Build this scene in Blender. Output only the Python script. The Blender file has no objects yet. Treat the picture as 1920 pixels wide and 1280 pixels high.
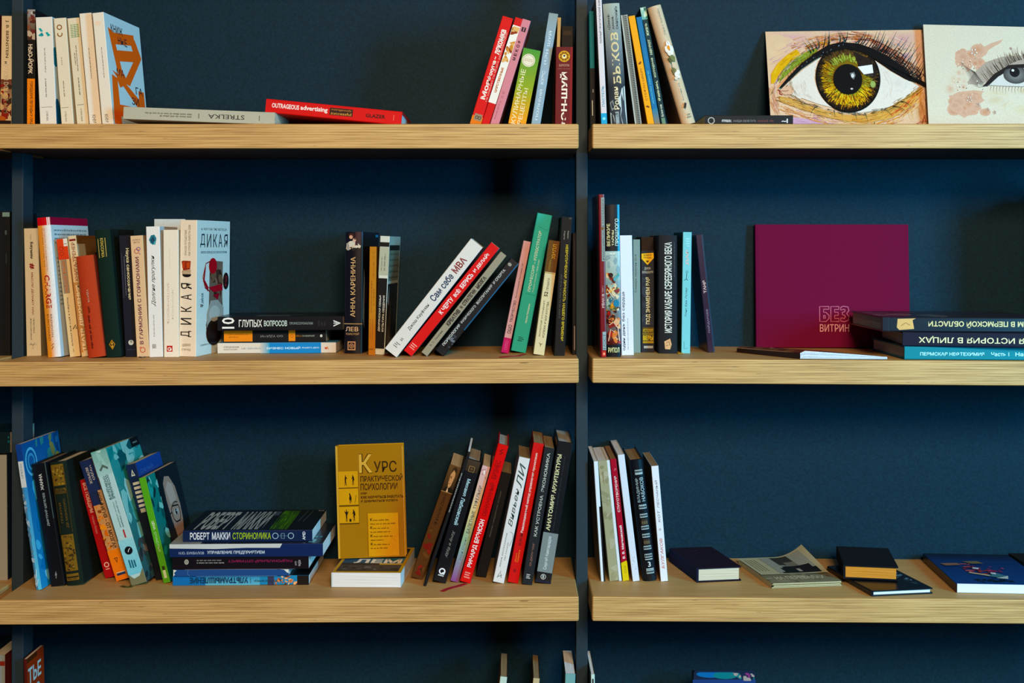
import bpy, math, random
from mathutils import Matrix, Vector

# ------------------------------------------------------------------ camera, world, light, exposure
SC = bpy.context.scene
COL = SC.collection
SC.view_settings.view_transform = 'Standard'
SC.view_settings.look = 'None'
SC.view_settings.gamma = 1
SC.view_settings.use_curve_mapping = False
SC.view_settings.exposure = 0.0

F, CX, HY, CAMZ, CAMD = 2500.0, 960.0, 460.0, 1.5, 2.0     # focal length in pixels, horizon, camera height and distance
cam = bpy.data.cameras.new('camera')
cam.lens = F / 1920 * 36
cam.sensor_width = 36
cam.shift_y = -(640 - HY) / 1920
camo = bpy.data.objects.new('camera', cam)
COL.objects.link(camo)
camo.location = (0, -CAMD, CAMZ)
camo.rotation_euler = (math.pi / 2, 0, 0)
SC.camera = camo

world = bpy.data.worlds.new('world')
SC.world = world
world.use_nodes = True
world.node_tree.nodes['Background'].inputs[0].default_value = (0.60, 0.80, 1.0, 1)
world.node_tree.nodes['Background'].inputs[1].default_value = 0.06


def area(name, loc, aim, sx, sy, power, color):
    l = bpy.data.lights.new(name, 'AREA')
    l.shape = 'RECTANGLE'
    l.size, l.size_y, l.energy, l.color = sx, sy, power, color
    o = bpy.data.objects.new(name, l)
    COL.objects.link(o)
    o.location = loc
    o.rotation_euler = (Vector(aim) - Vector(loc)).to_track_quat('-Z', 'Y').to_euler()
    return o


area('window_light', (1.85, -1.6, 1.72), (0.5, 0.1, 1.1), 0.45, 0.8, 74, (0.06, 0.58, 1.0))
area('ceiling_lamp_light', (0.45, -3.5, 2.8), (-0.15, 0, 1.0), 1.0, 0.8, 144, (1.0, 0.74, 0.48))


# ------------------------------------------------------------------ helpers
def lin(h):
    if isinstance(h, tuple):
        return h
    out = []
    for i in (0, 2, 4):
        c = int(h[i:i + 2], 16) / 255
        out.append(c / 12.92 if c <= 0.04045 else ((c + 0.055) / 1.055) ** 2.4)
    g = 0.21 * out[0] + 0.72 * out[1] + 0.07 * out[2]      # inks are a little denser than they look in a photo
    out = [max(0.0, g + (x - g) * 1.12) for x in out]
    k = (g + 0.004) ** 0.07
    return (out[0] * k, out[1] * k, out[2] * k, 1.0)


def mixc(a, b, t):
    a, b = lin(a), lin(b)
    return tuple(a[i] + (b[i] - a[i]) * t for i in range(4))


def nodemat(name, rough=0.5, spec=0.5):
    m = bpy.data.materials.new(name)
    m.use_nodes = True
    nt = m.node_tree
    b = nt.nodes['Principled BSDF']
    b.inputs['Roughness'].default_value = rough
    b.inputs['Specular IOR Level'].default_value = spec
    return m, nt, b


def print_mat(name, rough, spec):
    """Printed board: the ink colours are stored per face; a fine paper fleck on top."""
    m, nt, b = nodemat(name, rough, spec)
    a = nt.nodes.new('ShaderNodeVertexColor')
    a.layer_name = 'ink'
    tc = nt.nodes.new('ShaderNodeTexCoord')
    n = nt.nodes.new('ShaderNodeTexNoise')
    n.inputs['Scale'].default_value = 900
    n.inputs['Detail'].default_value = 2
    mr = nt.nodes.new('ShaderNodeMapRange')
    mr.inputs[1].default_value = 0.3
    mr.inputs[2].default_value = 0.7
    mr.inputs[3].default_value = 0.86
    mr.inputs[4].default_value = 1.10
    mx = nt.nodes.new('ShaderNodeMix')
    mx.data_type = 'RGBA'
    mx.blend_type = 'MULTIPLY'
    mx.inputs[0].default_value = 1
    nt.links.new(tc.outputs['Object'], n.inputs['Vector'])
    nt.links.new(n.outputs['Fac'], mr.inputs[0])
    nt.links.new(a.outputs['Color'], mx.inputs[6])
    nt.links.new(mr.outputs[0], mx.inputs[7])
    nt.links.new(mx.outputs[2], b.inputs['Base Color'])
    return m


def pages_mat(name, c1, c2):
    """Edges of leaves: thin streaks across the thickness (the block's local x)."""
    m, nt, b = nodemat(name, 0.85, 0.2)
    tc = nt.nodes.new('ShaderNodeTexCoord')
    mp = nt.nodes.new('ShaderNodeMapping')
    mp.inputs['Scale'].default_value = (1900, 9, 9)
    n = nt.nodes.new('ShaderNodeTexNoise')
    n.inputs['Scale'].default_value = 1
    n.inputs['Detail'].default_value = 3
    r = nt.nodes.new('ShaderNodeValToRGB')
    r.color_ramp.elements[0].position = 0.3
    r.color_ramp.elements[0].color = lin(c1)
    r.color_ramp.elements[1].position = 0.62
    r.color_ramp.elements[1].color = lin(c2)
    nt.links.new(tc.outputs['Object'], mp.inputs['Vector'])
    nt.links.new(mp.outputs[0], n.inputs['Vector'])
    nt.links.new(n.outputs['Fac'], r.inputs[0])
    nt.links.new(r.outputs[0], b.inputs['Base Color'])
    return m


M_PRINT = print_mat('printed_board', 0.6, 0.18)
M_GLOSS = print_mat('laminated_board', 0.3, 0.3)
M_CLOTH = print_mat('bookcloth', 0.85, 0.15)
PAGES = {'white': pages_mat('white_leaves', 'c9c6c0', 'eeece8'), 'cream': pages_mat('cream_leaves', 'b0a184', 'e0d3ba'),
         'grey': pages_mat('grey_leaves', '8a8378', 'b5ada0'), 'tan': pages_mat('tan_leaves', '7a6448', 'a58c68'),
         'orange': pages_mat('orange_leaves', 'b06a24', 'df9a4c'), 'notes': pages_mat('notebook_leaves', '5c5a52', 'c9c6b8')}


def plywood(edge):
    m, nt, b = nodemat('plywood_edge' if edge else 'plywood_face', 0.55, 0.3)
    tc = nt.nodes.new('ShaderNodeTexCoord')
    mp = nt.nodes.new('ShaderNodeMapping')
    n = nt.nodes.new('ShaderNodeTexNoise')
    r = nt.nodes.new('ShaderNodeValToRGB')
    nt.links.new(tc.outputs['Object'], mp.inputs['Vector'])
    nt.links.new(mp.outputs[0], n.inputs['Vector'])
    e = r.color_ramp.elements
    if edge:
        # plies: 14 alternating veneers through the thickness, seen as dark glue lines broken along their length
        mp.inputs['Scale'].default_value = (7, 7, 420)
        n.inputs['Scale'].default_value = 1
        n.inputs['Detail'].default_value = 3
        n.inputs['Roughness'].default_value = 0.7
        sep = nt.nodes.new('ShaderNodeSeparateXYZ')
        nt.links.new(tc.outputs['Object'], sep.inputs[0])
        ml = nt.nodes.new('ShaderNodeMath')
        ml.operation = 'MULTIPLY'
        ml.inputs[1].default_value = 2 * math.pi / 0.00255
        sn = nt.nodes.new('ShaderNodeMath')
        sn.operation = 'SINE'
        nt.links.new(sep.outputs[2], ml.inputs[0])
        nt.links.new(ml.outputs[0], sn.inputs[0])
        ad = nt.nodes.new('ShaderNodeMath')
        ad.operation = 'MULTIPLY_ADD'
        ad.inputs[1].default_value = 0.17
        nt.links.new(sn.outputs[0], ad.inputs[0])
        nt.links.new(n.outputs['Fac'], ad.inputs[2])
        e[0].position, e[0].color = 0.20, lin('7e5b37')
        e[1].position, e[1].color = 0.66, lin('dcb47c')
        k = e.new(0.42)
        k.color = lin('ba8c56')
        # short dark voids between plies
        mp2 = nt.nodes.new('ShaderNodeMapping')
        mp2.inputs['Scale'].default_value = (30, 30, 560)
        n2 = nt.nodes.new('ShaderNodeTexNoise')
        n2.inputs['Scale'].default_value = 1
        n2.inputs['Detail'].default_value = 1
        nt.links.new(tc.outputs['Object'], mp2.inputs['Vector'])
        nt.links.new(mp2.outputs[0], n2.inputs['Vector'])
        r2 = nt.nodes.new('ShaderNodeValToRGB')
        r2.color_ramp.elements[0].position, r2.color_ramp.elements[0].color = 0.215, (0.16, 0.09, 0.04, 1)
        r2.color_ramp.elements[1].position, r2.color_ramp.elements[1].color = 0.245, (1, 1, 1, 1)
        nt.links.new(n2.outputs['Fac'], r2.inputs[0])
        mx = nt.nodes.new('ShaderNodeMix')
        mx.data_type = 'RGBA'
        mx.blend_type = 'MULTIPLY'
        mx.inputs[0].default_value = 1
        nt.links.new(ad.outputs[0], r.inputs[0])
        nt.links.new(r.outputs[0], mx.inputs[6])
        nt.links.new(r2.outputs[0], mx.inputs[7])
        nt.links.new(mx.outputs[2], b.inputs['Base Color'])
    else:
        mp.inputs['Scale'].default_value = (3, 60, 60)
        n.inputs['Scale'].default_value = 3
        n.inputs['Detail'].default_value = 5
        e[0].position, e[0].color = 0.25, lin('b58b58')
        e[1].position, e[1].color = 0.75, lin('cba26c')
        nt.links.new(n.outputs['Fac'], r.inputs[0])
        nt.links.new(r.outputs[0], b.inputs['Base Color'])
    return m


def painted(name, c, rough, spec, bump=0.0, var=0.08):
    m, nt, b = nodemat(name, rough, spec)
    tc = nt.nodes.new('ShaderNodeTexCoord')
    n = nt.nodes.new('ShaderNodeTexNoise')
    n.inputs['Scale'].default_value = 260
    n.inputs['Detail'].default_value = 3
    r = nt.nodes.new('ShaderNodeValToRGB')
    c = lin(c)
    r.color_ramp.elements[0].position = 0.3
    r.color_ramp.elements[0].color = tuple(x * (1 - var) for x in c[:3]) + (1,)
    r.color_ramp.elements[1].position = 0.7
    r.color_ramp.elements[1].color = tuple(x * (1 + var) for x in c[:3]) + (1,)
    nt.links.new(tc.outputs['Object'], n.inputs['Vector'])
    nt.links.new(n.outputs['Fac'], r.inputs[0])
    nt.links.new(r.outputs[0], b.inputs['Base Color'])
    if bump:
        bp = nt.nodes.new('ShaderNodeBump')
        bp.inputs['Strength'].default_value = bump
        bp.inputs['Distance'].default_value = 0.001
        nt.links.new(n.outputs['Fac'], bp.inputs['Height'])
        nt.links.new(bp.outputs[0], b.inputs['Normal'])
    return m


M_EDGE, M_FACE = plywood(True), plywood(False)
M_WALL = painted('navy_wall_paint', (0.0026, 0.0200, 0.034, 1), 0.62, 0.12, 0.25, 0.22)
M_STEEL = painted('slate_powder_coat', (0.018, 0.034, 0.046, 1), 0.6, 0.2, 0.05, 0.08)
M_UNDERSHADE = painted('shade_tinted_underside', (0.05, 0.032, 0.022, 1), 0.6, 0.2)  # board undersides: plywood with the shade beneath it painted in as dark brown
M_FLOOR = painted('grey_floor', (0.02, 0.018, 0.017, 1), 0.6, 0.3)


def link(name, verts, faces, mats, parent=None, mi=None):
    me = bpy.data.meshes.new(name)
    me.from_pydata(verts, [], faces)
    for m in mats:
        me.materials.append(m)
    if mi:
        me.polygons.foreach_set('material_index', mi)
    me.update()
    o = bpy.data.objects.new(name, me)
    COL.objects.link(o)
    if parent:
        o.parent = parent
    return o


def tag(o, label, cat, group=None, kind=None):
    if label:
        o['label'] = label
    if cat:
        o['category'] = cat
    if group:
        o['group'] = group
    if kind:
        o['kind'] = kind
    return o


def boxvf(x0, x1, y0, y1, z0, z1):
    v = [(x, y, z) for z in (z0, z1) for y in (y0, y1) for x in (x0, x1)]
    return v, [(0, 2, 3, 1), (4, 5, 7, 6), (0, 1, 5, 4), (2, 6, 7, 3), (0, 4, 6, 2), (1, 3, 7, 5)]


# ------------------------------------------------------------------ setting
WALLY = 0.2525
v, f = boxvf(-3.2, 3.2, WALLY, WALLY + 0.12, 0, 2.9)
tag(link('wall_back', v, f, [M_WALL]), None, None, None, 'structure')
v, f = boxvf(-3.2, 3.2, -3.6, WALLY, -0.1, 0)
tag(link('floor', v, f, [M_FLOOR]), None, None, None, 'structure')

ROWF = {0: -206.0, 1: 232.0, 2: 671.5, 3: 1118.0, 4: 1572.0}
SLOPE = {0: 0.0, 1: 0.0, 2: 0.0064, 3: 0.0064, 4: 0.007}    # the boards dip a little towards their outer ends
POSTX = 0.1105


def zs(row, x):
    return CAMZ - (ROWF[row] - HY) * CAMD / F - SLOPE[row] * max(0, abs(x - POSTX) - 0.01)


def px(x, y, d):
    """The world point seen at photo pixel (x, y) at depth d behind the boards' front plane."""
    s = (CAMD + d) / F
    return Vector(((x - CX) * s, d, CAMZ - (y - HY) * s))


def depth_at(row, x, y):
    """Depth at which pixel (x, y) lies on the shelf of this row."""
    d = 0.05
    for _ in range(6):
        X = (x - CX) * (CAMD + d) / F
        d = (CAMZ - zs(row, X)) * F / (y - HY) - CAMD
    return d


case = bpy.data.objects.new('bookcase', None)
COL.objects.link(case)
case.location = (POSTX, 0.1, 0)
tag(case, 'wall bookcase of thick pale plywood boards between slim slate steel posts', 'bookcase')


def board(row, x0, x1, name='shelf_board'):
    th, r = 0.0372, 0.0022
    n = 3
    L = x1 - x0
    prof = []      # cross section in (y, z), rounded at the front edges
    for k in range(n + 1):
        a = math.pi / 2 * k / n
        prof.append((r - r * math.sin(a), -r + r * math.cos(a)))
    for k in range(n + 1):
        a = math.pi / 2 * k / n
        prof.append((r - r * math.cos(a), -th + r - r * math.sin(a)))
    prof += [(WALLY - 0.0005, -th), (WALLY - 0.0005, 0)]
    m = len(prof)
    verts, faces, mi = [], [], []
    ends = [(0, 0.0015), (0.0015, 0), (L - 0.0015, 0), (L, 0.0015)]
    cy, cz = WALLY / 2, -th / 2
    for x, ins in ends:
        for (y, z) in prof:
            verts.append((x, y + ins * (1 if y < cy else 0), z + ins * (1 if z < cz else -1)))
    for i in range(3):
        for j in range(m):
            a, b = i * m + j, i * m + (j + 1) % m
            faces.append((a, b, b + m, a + m))
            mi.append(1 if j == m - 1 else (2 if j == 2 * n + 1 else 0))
    faces.append(tuple(range(m)))
    faces.append(tuple(reversed(range(3 * m, 4 * m))))
    mi += [0, 0]
    o = link(name, verts, faces, [M_EDGE, M_FACE, M_UNDERSHADE], case, mi)
    za, zb = zs(row, x0), zs(row, x1)
    o.location = Vector((x0, 0, za)) - case.location
    o.rotation_euler = (0, -math.atan2(zb - za, L), 0)
    return o


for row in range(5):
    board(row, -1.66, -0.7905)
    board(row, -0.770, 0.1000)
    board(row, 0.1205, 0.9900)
for x in (-0.7802, 0.1102, 1.0004):
    v, f = boxvf(x - 0.0092, x + 0.0092, 0.103, 0.147, 0, 2.6)
    o = link('upright_post', v, f, [M_STEEL], case)
    o.location = -case.location
    bv = o.modifiers.new('bevel', 'BEVEL')
    bv.width = 0.0012
    bv.segments = 2

# ------------------------------------------------------------------ printing: flat shapes laid on a face
_TXT = {}


def text_mesh(s, bold, shear):
    k = (s, bold, shear)
    if k not in _TXT:
        cu = bpy.data.curves.new('lettering', 'FONT')
        cu.body = s
        cu.dimensions = '2D'
        cu.resolution_u = 2
        cu.offset = bold
        cu.shear = shear
        o = bpy.data.objects.new('lettering', cu)
        COL.objects.link(o)
        m = o.to_mesh()
        vs = [(p.co.x, p.co.y) for p in m.vertices]
        fs = [tuple(p.vertices) for p in m.polygons]
        o.to_mesh_clear()
        bpy.data.objects.remove(o)
        bpy.data.curves.remove(cu)
        x0, x1 = min(p[0] for p in vs), max(p[0] for p in vs)
        y0, y1 = min(p[1] for p in vs), max(p[1] for p in vs)
        _TXT[k] = ([((p[0] - x0) / (x1 - x0), (p[1] - y0) / (y1 - y0)) for p in vs], fs)
    return _TXT[k]


class Sheet:
    """2-D shapes in 0..1 face coordinates, then laid on a face of given size."""

    def __init__(self, w, h, sub=1):
        self.fw, self.fh, self.sub = w, h, sub
        self.items = []      # (points, faces, colours per point)

    def add(self, pts, faces, cols):
        k = lambda a: min(1.0, max(0.0, a))
        self.items.append(([(k(a), k(b)) for a, b in pts], faces, cols))

    def draw(self, it):
        k = it[0]
        getattr(self, k)(*it[1:])

    def r(self, u0, v0, u1, v1, c, c2=None, d='v'):
        n = max(1, self.sub if abs(u1 - u0) > 0.12 else 1)
        pts, cols, fs = [], [], []
        for j in range(2):
            for i in range(n + 1):
                pts.append((u0 + (u1 - u0) * i / n, v0 + (v1 - v0) * j))
                t = j if d == 'v' else i / n
                cols.append(mixc(c, c2, t) if c2 else lin(c))
        for i in range(n):
            fs.append((i, i + 1, i + n + 2, i + n + 1))
        self.add(pts, fs, cols)

    def pg(self, pts, c):
        self.add(list(pts), [tuple(range(len(pts)))], [lin(c)] * len(pts))

    def e(self, cx, cy, ru, rv, c, c2=None, n=20):
        """Ellipse; rv None keeps it round on the face. c2 colours the centre."""
        if rv is None:
            rv = ru * self.fw / self.fh
        pts = [(cx + ru * math.cos(2 * math.pi * i / n), cy + rv * math.sin(2 * math.pi * i / n)) for i in range(n)]
        if c2:
            self.add(pts + [(cx, cy)], [(i, (i + 1) % n, n) for i in range(n)], [lin(c)] * n + [lin(c2)])
        else:
            self.pg(pts, c)

    def ring(self, cx, cy, ru, wd, c, n=24, a0=0, a1=360):
        rv = ru * self.fw / self.fh
        pts, fs = [], []
        for i in range(n + 1):
            a = math.radians(a0 + (a1 - a0) * i / n)
            for k in (1, 1 - wd):
                pts.append((cx + ru * k * math.cos(a), cy + rv * k * math.sin(a)))
        for i in range(n):
            fs.append((2 * i, 2 * i + 1, 2 * i + 3, 2 * i + 2))
        self.add(pts, fs, [lin(c)] * len(pts))

    def ln(self, pts, wmm, c, taper=False):
        W = wmm / 1000
        P = [(u * self.fw, v * self.fh) for u, v in pts]
        out, fs = [], []
        for i, p in enumerate(P):
            a, b = P[max(0, i - 1)], P[min(len(P) - 1, i + 1)]
            dx, dy = b[0] - a[0], b[1] - a[1]
            L = math.hypot(dx, dy) or 1
            k = W / 2 * ((1 - i / (len(P) - 1)) * 0.9 + 0.1 if taper else 1)
            for sg in (1, -1):
                out.append(((p[0] - sg * dy / L * k) / self.fw, (p[1] + sg * dx / L * k) / self.fh))
        for i in range(len(P) - 1):
            fs.append((2 * i, 2 * i + 1, 2 * i + 3, 2 * i + 2))
        self.add(out, fs, [lin(c)] * len(out))

    def t(self, s, u0, v0, u1, v1, rot, c, bold=0.0, shear=0.0, c2=None):
        u0, u1 = min(u0, u1), max(u0, u1)
        v0, v1 = min(v0, v1), max(v0, v1)
        vs, fs = text_mesh(s, bold + 0.005, shear)
        pts, cols = [], []
        for x, y in vs:
            if rot == 0:
                a, b = x, y
            elif rot == 90:
                a, b = 1 - y, x
            elif rot == 180:
                a, b = 1 - x, 1 - y
            else:
                a, b = y, 1 - x
            pts.append((u0 + (u1 - u0) * a, v0 + (v1 - v0) * b))
            cols.append(mixc(c, c2, x) if c2 else lin(c))
        self.add(pts, fs, cols)

    def w(self, u0, v0, u1, v1, rot, c, seed=1):
        """A line of print too small to read: word-long dashes."""
        rnd = random.Random(seed)
        u0, u1 = min(u0, u1), max(u0, u1)
        v0, v1 = min(v0, v1), max(v0, v1)
        x = 0.0
        pts, fs = [], []
        ln = (v1 - v0) * self.fh if rot in (90, 270) else (u1 - u0) * self.fw
        th = (u1 - u0) * self.fw if rot in (90, 270) else (v1 - v0) * self.fh
        ch = 0.55 * th / ln
        while x < 0.98:
            for _ in range(rnd.randint(3, 8)):
                x2 = min(1, x + ch * 0.62)
                if x >= 1:
                    break
                lo, hi = (0.0, 0.75) if rnd.random() < 0.75 else (0.0, 1.0)
                k = len(pts)
                for (a, b) in ((x, lo), (x2, lo), (x2, hi), (x, hi)):
                    if rot == 0:
                        q = (a, b)
                    elif rot == 90:
                        q = (1 - b, a)
                    elif rot == 180:
                        q = (1 - a, 1 - b)
                    else:
                        q = (b, 1 - a)
                    pts.append((u0 + (u1 - u0) * q[0], v0 + (v1 - v0) * q[1]))
                fs.append((k, k + 1, k + 2, k + 3))
                x += ch
            x += ch
        if fs:
            self.add(pts, fs, [lin(c)] * len(pts))

    def blobs(self, u0, v0, u1, v1, n, cols, seed=1, s0=0.06, s1=0.22, asp=1.0):
        """Loose patches of colour, as in a painted cover picture."""
        rnd = random.Random(seed)
        u0, u1 = min(u0, u1), max(u0, u1)
        v0, v1 = min(v0, v1), max(v0, v1)
        aw = (u1 - u0) * self.fw
        ah = (v1 - v0) * self.fh
        for _ in range(n):
            cx, cy = u0 + (u1 - u0) * rnd.random(), v0 + (v1 - v0) * rnd.random()
            s = (s0 + (s1 - s0) * rnd.random()) * math.sqrt(aw * ah)
            an = rnd.random() * math.pi
            pts = []
            m = 9
            for i in range(m):
                a = 2 * math.pi * i / m
                q = s * (0.6 + 0.6 * rnd.random())
                x, y = q * math.cos(a) * asp, q * math.sin(a) / asp * 0.6
                x, y = x * math.cos(an) - y * math.sin(an), x * math.sin(an) + y * math.cos(an)
                pts.append((min(u1, max(u0, cx + x / self.fw)), min(v1, max(v0, cy + y / self.fh))))
            self.pg(pts, rnd.choice(cols))


class Ink:
    """Mesh with an ink colour per face corner."""

    def __init__(self):
        self.v, self.f, self.c = [], [], []

    def face(self, pts, col):
        k = len(self.v)
        self.v += [tuple(p) for p in pts]
        self.f.append(tuple(range(k, k + len(pts))))
        self.c.append([lin(col)] * len(pts))

    def sheet(self, sh, fn, step=0.00002, base=0.00012):
        for i, (pts, fs, cols) in enumerate(sh.items):
            k = len(self.v)
            off = base + step * i
            self.v += [tuple(fn(p[0], p[1], off)) for p in pts]
            for fc in fs:
                self.f.append(tuple(k + q for q in fc))
                self.c.append([cols[q] for q in fc])

    def build(self, name, mat, parent=None):
        o = link(name, self.v, self.f, [mat], parent)
        at = o.data.color_attributes.new('ink', 'FLOAT_COLOR', 'CORNER')
        at.data.foreach_set('color', [x for fc in self.c for co in fc for x in co])
        return o


def convert(items, z):
    """Turn vertical readings taken in enlarged-photo pixels (top, bottom) into 0..1."""
    if not z:
        return items
    zt, zb = z
    cv = lambda y: (zb - y) / (zb - zt)
    out = []
    for it in items:
        it = list(it)
        k = it[0]
        if k in ('r', 'w', 'blobs'):
            a, b = cv(it[2]), cv(it[4])
            it[2], it[4] = min(a, b), max(a, b)
        elif k == 't':
            a, b = cv(it[3]), cv(it[5])
            it[3], it[5] = min(a, b), max(a, b)
        elif k in ('e', 'ring'):
            it[2] = cv(it[2])
            if k == 'e' and it[4] is not None:
                it[4] = it[4] / (zb - zt)
        elif k in ('pg', 'ln'):
            it[1] = [(u, cv(v_)) for u, v_ in it[1]]
        out.append(tuple(it))
    return out


def book_mesh(root, T, W, H, cols, dec, hard, pages, bulge, mat, z=None, fore=0.0):
    """Cover (spine and two boards with their print) and the block of leaves.
    Local axes: x through the thickness, y from the spine back to the fore-edge, z up the spine."""
    sp, rc, lc, ed = (list(cols) + [None] * 4)[:4]
    rc = rc or sp
    lc = lc or sp
    ed = ed or rc
    ct = 0.0019 if hard else 0.0005
    ct = min(ct, T * 0.2)
    ins = 0.0028 if hard else 0.0004
    rr = min(0.0016 if hard else 0.0009, T * 0.2)
    fn_sp = lambda x: -bulge * (1 - (2 * x / T - 1) ** 2)
    ink = Ink()
    nb = 10 if bulge else 4
    outer = [(0, W), (0, rr)]
    outer.append((rr * 0.3, rr * 0.3))
    xs = [rr + (T - 2 * rr) * i / nb for i in range(nb + 1)]
    sp0 = len(outer)
    outer += [(x, fn_sp(x)) for x in xs]
    sp1 = len(outer) - 1
    outer += [(T - rr * 0.3, rr * 0.3), (T, rr), (T, W)]
    innr = [(T - ct, W), (T - ct, ct + rr), (ct, ct + rr), (ct, W)]
    P = outer + innr
    n = len(P)
    for i in range(n):
        a, b = P[i], P[(i + 1) % n]
        if i == 0:
            c = lc
        elif i < sp0 + nb + 1:
            c = sp
        elif i < len(outer) - 1:
            c = rc if i == len(outer) - 2 else sp
        else:
            c = ed
        ink.face([(a[0], a[1], 0), (b[0], b[1], 0), (b[0], b[1], H), (a[0], a[1], H)], c)
    # caps: left board, spine, right board
    no = len(outer)
    for zz in (0, H):
        ink.face([(0, W, zz), (0, rr, zz), (ct, ct + rr, zz), (ct, W, zz)], ed)
        ink.face([(T, W, zz), (T, rr, zz), (T - ct, ct + rr, zz), (T - ct, W, zz)], ed)
        ink.face([(p[0], p[1], zz) for p in outer[1:-1]] + [(T - ct, ct + rr, zz), (ct, ct + rr, zz)], sp)
    for key, items in (dec or {}).items():
        zz = z if key == 'S' else None
        if key == 'S':
            sh = Sheet(T, H, 8 if bulge else 1)
            fn = lambda u, v_, o: (u * T, fn_sp(min(1, max(0, u)) * T) - o, v_ * H)
        elif key == 'R':
            sh = Sheet(W, H)
            fn = lambda u, v_, o: (T + o, u * W, v_ * H)
        elif key == 'L':
            sh = Sheet(W, H)
            fn = lambda u, v_, o: (-o, W - u * W, v_ * H)
        for it in convert(items, zz):
            sh.draw(it)
        ink.sheet(sh, fn, base=0.00012 + (0.45 * bulge if key == 'S' else 0))
    ink.build('cover', mat or M_PRINT, root)
    y1 = W - ins - fore
    v_, f_ = boxvf(ct + 0.0001, T - ct - 0.0001, ct + rr + 0.0002, y1, ins, H - ins)
    link('page_block', v_, f_, [PAGES[pages]], root)


BOOKS = []


def root_empty(name, label, cat, group, mtx):
    o = bpy.data.objects.new(name, None)
    o.empty_display_size = 0.02
    COL.objects.link(o)
    tag(o, label, cat, group)
    o.matrix_world = mtx
    return o


def ribbon(root, pts, c, wmm=5):
    """A bookmark ribbon lying on the shelf; points in world space, stored on the book."""
    inv = root.matrix_world.inverted()
    vs, fs = [], []
    for i, p in enumerate(pts):
        a, b = Vector(pts[max(0, i - 1)]), Vector(pts[min(len(pts) - 1, i + 1)])
        d = (b - a)
        nrm = Vector((-d.y, d.x, 0))
        if nrm.length < 1e-6:
            nrm = Vector((0, 1, 0))
        nrm = nrm.normalized() * wmm / 2000
        for sg in (1, -1):
            for up in (0.0, 0.0006):
                q = Vector(p) + nrm * sg
                q.z += up
                vs.append(inv @ q)
    for i in range(len(pts) - 1):
        k = 4 * i
        for (a, b) in ((0, 1), (1, 3), (3, 2), (2, 0)):
            fs.append((k + a, k + b, k + b + 4, k + a + 4))
    fs += [(0, 2, 3, 1), (len(vs) - 4, len(vs) - 3, len(vs) - 1, len(vs) - 2)]
    m = painted('ribbon_' + c, c, 0.6, 0.3)
    o = link('bookmark_ribbon', vs, fs, [m], root)
    return o


def shelf_ribbon(root, row, pts, c, w=5):
    P = []
    for (x, y) in pts:
        d = depth_at(row, x, y)
        q = px(x, y, d)
        q.z = zs(row, q.x) + 0.0006
        P.append(q)
    return ribbon(root, P, c, w)


def B(label, row, tl, bl, T, cols, d=None, b=None, W=0.13, yaw=0, hard=False, dec=None, z=None,
      pages='cream', bulge=0.0, mat=None, group=None, name=None, foot=None):
    """A standing book: photo pixels of the spine's top-left and bottom-left corners, its width, and where it meets the board."""
    if d is None:
        d = depth_at(row, foot if foot else bl[0] + T * 0.5, b)
    s = (CAMD + d) / F
    th = math.atan2(tl[0] - bl[0], bl[1] - tl[1])
    T = T * s
    ptl = px(tl[0], tl[1], d)
    Z = zs(row, ptl.x - math.sin(th) * 0.18)
    ry = -math.radians(yaw)
    H = (ptl.z - Z - max(0, T * math.sin(th))) / math.cos(th)
    W = min(W, WALLY - 0.003 - d)
    R = Matrix.Rotation(ry, 4, 'Z') @ Matrix.Rotation(th, 4, 'Y')
    org = ptl - (R @ Vector((0, 0, H)))
    M = Matrix.Translation(org) @ R
    dz = min((M @ Vector((x, y, 0))).z - zs(row, (M @ Vector((x, y, 0))).x) for x in (0, T) for y in (0, W))
    M = Matrix.Translation((0, 0, -dz + 0.0002)) @ M
    o = root_empty(name or ('hardcover_book' if hard else 'paperback_book'), label, 'book', group, M)
    book_mesh(o, T, W, H, cols, dec, hard, pages, bulge, mat, z)
    BOOKS.append((label, M, (T, W, H), o))
    return o


ORI = {  # columns: where the book's x, y, z axes point
    'SR': ((0, 0, 1), (0, 1, 0), (-1, 0, 0)),    # lying, spine to the room, front board up
    'SL': ((0, 0, -1), (0, 1, 0), (1, 0, 0)),    # lying, spine to the room, back board up
    'PR': ((0, 0, 1), (1, 0, 0), (0, 1, 0)),     # lying, lower page edge to the room, front board up
    'PL': ((0, 0, -1), (-1, 0, 0), (0, 1, 0)),   # lying, lower page edge to the room, spine at the right
    'FR': ((0, -1, 0), (1, 0, 0), (0, 0, 1)),    # standing, front board to the room
}


def board_tilt(p):
    """Slope in degrees of the board under a thing lying at p."""
    row = min((r for r in range(5)), key=lambda r: (p.z + .002 < zs(r, p.x), p.z - zs(r, p.x)))
    return math.degrees(math.atan(SLOPE[row])) * (-1 if p.x < POSTX else 1)


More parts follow.
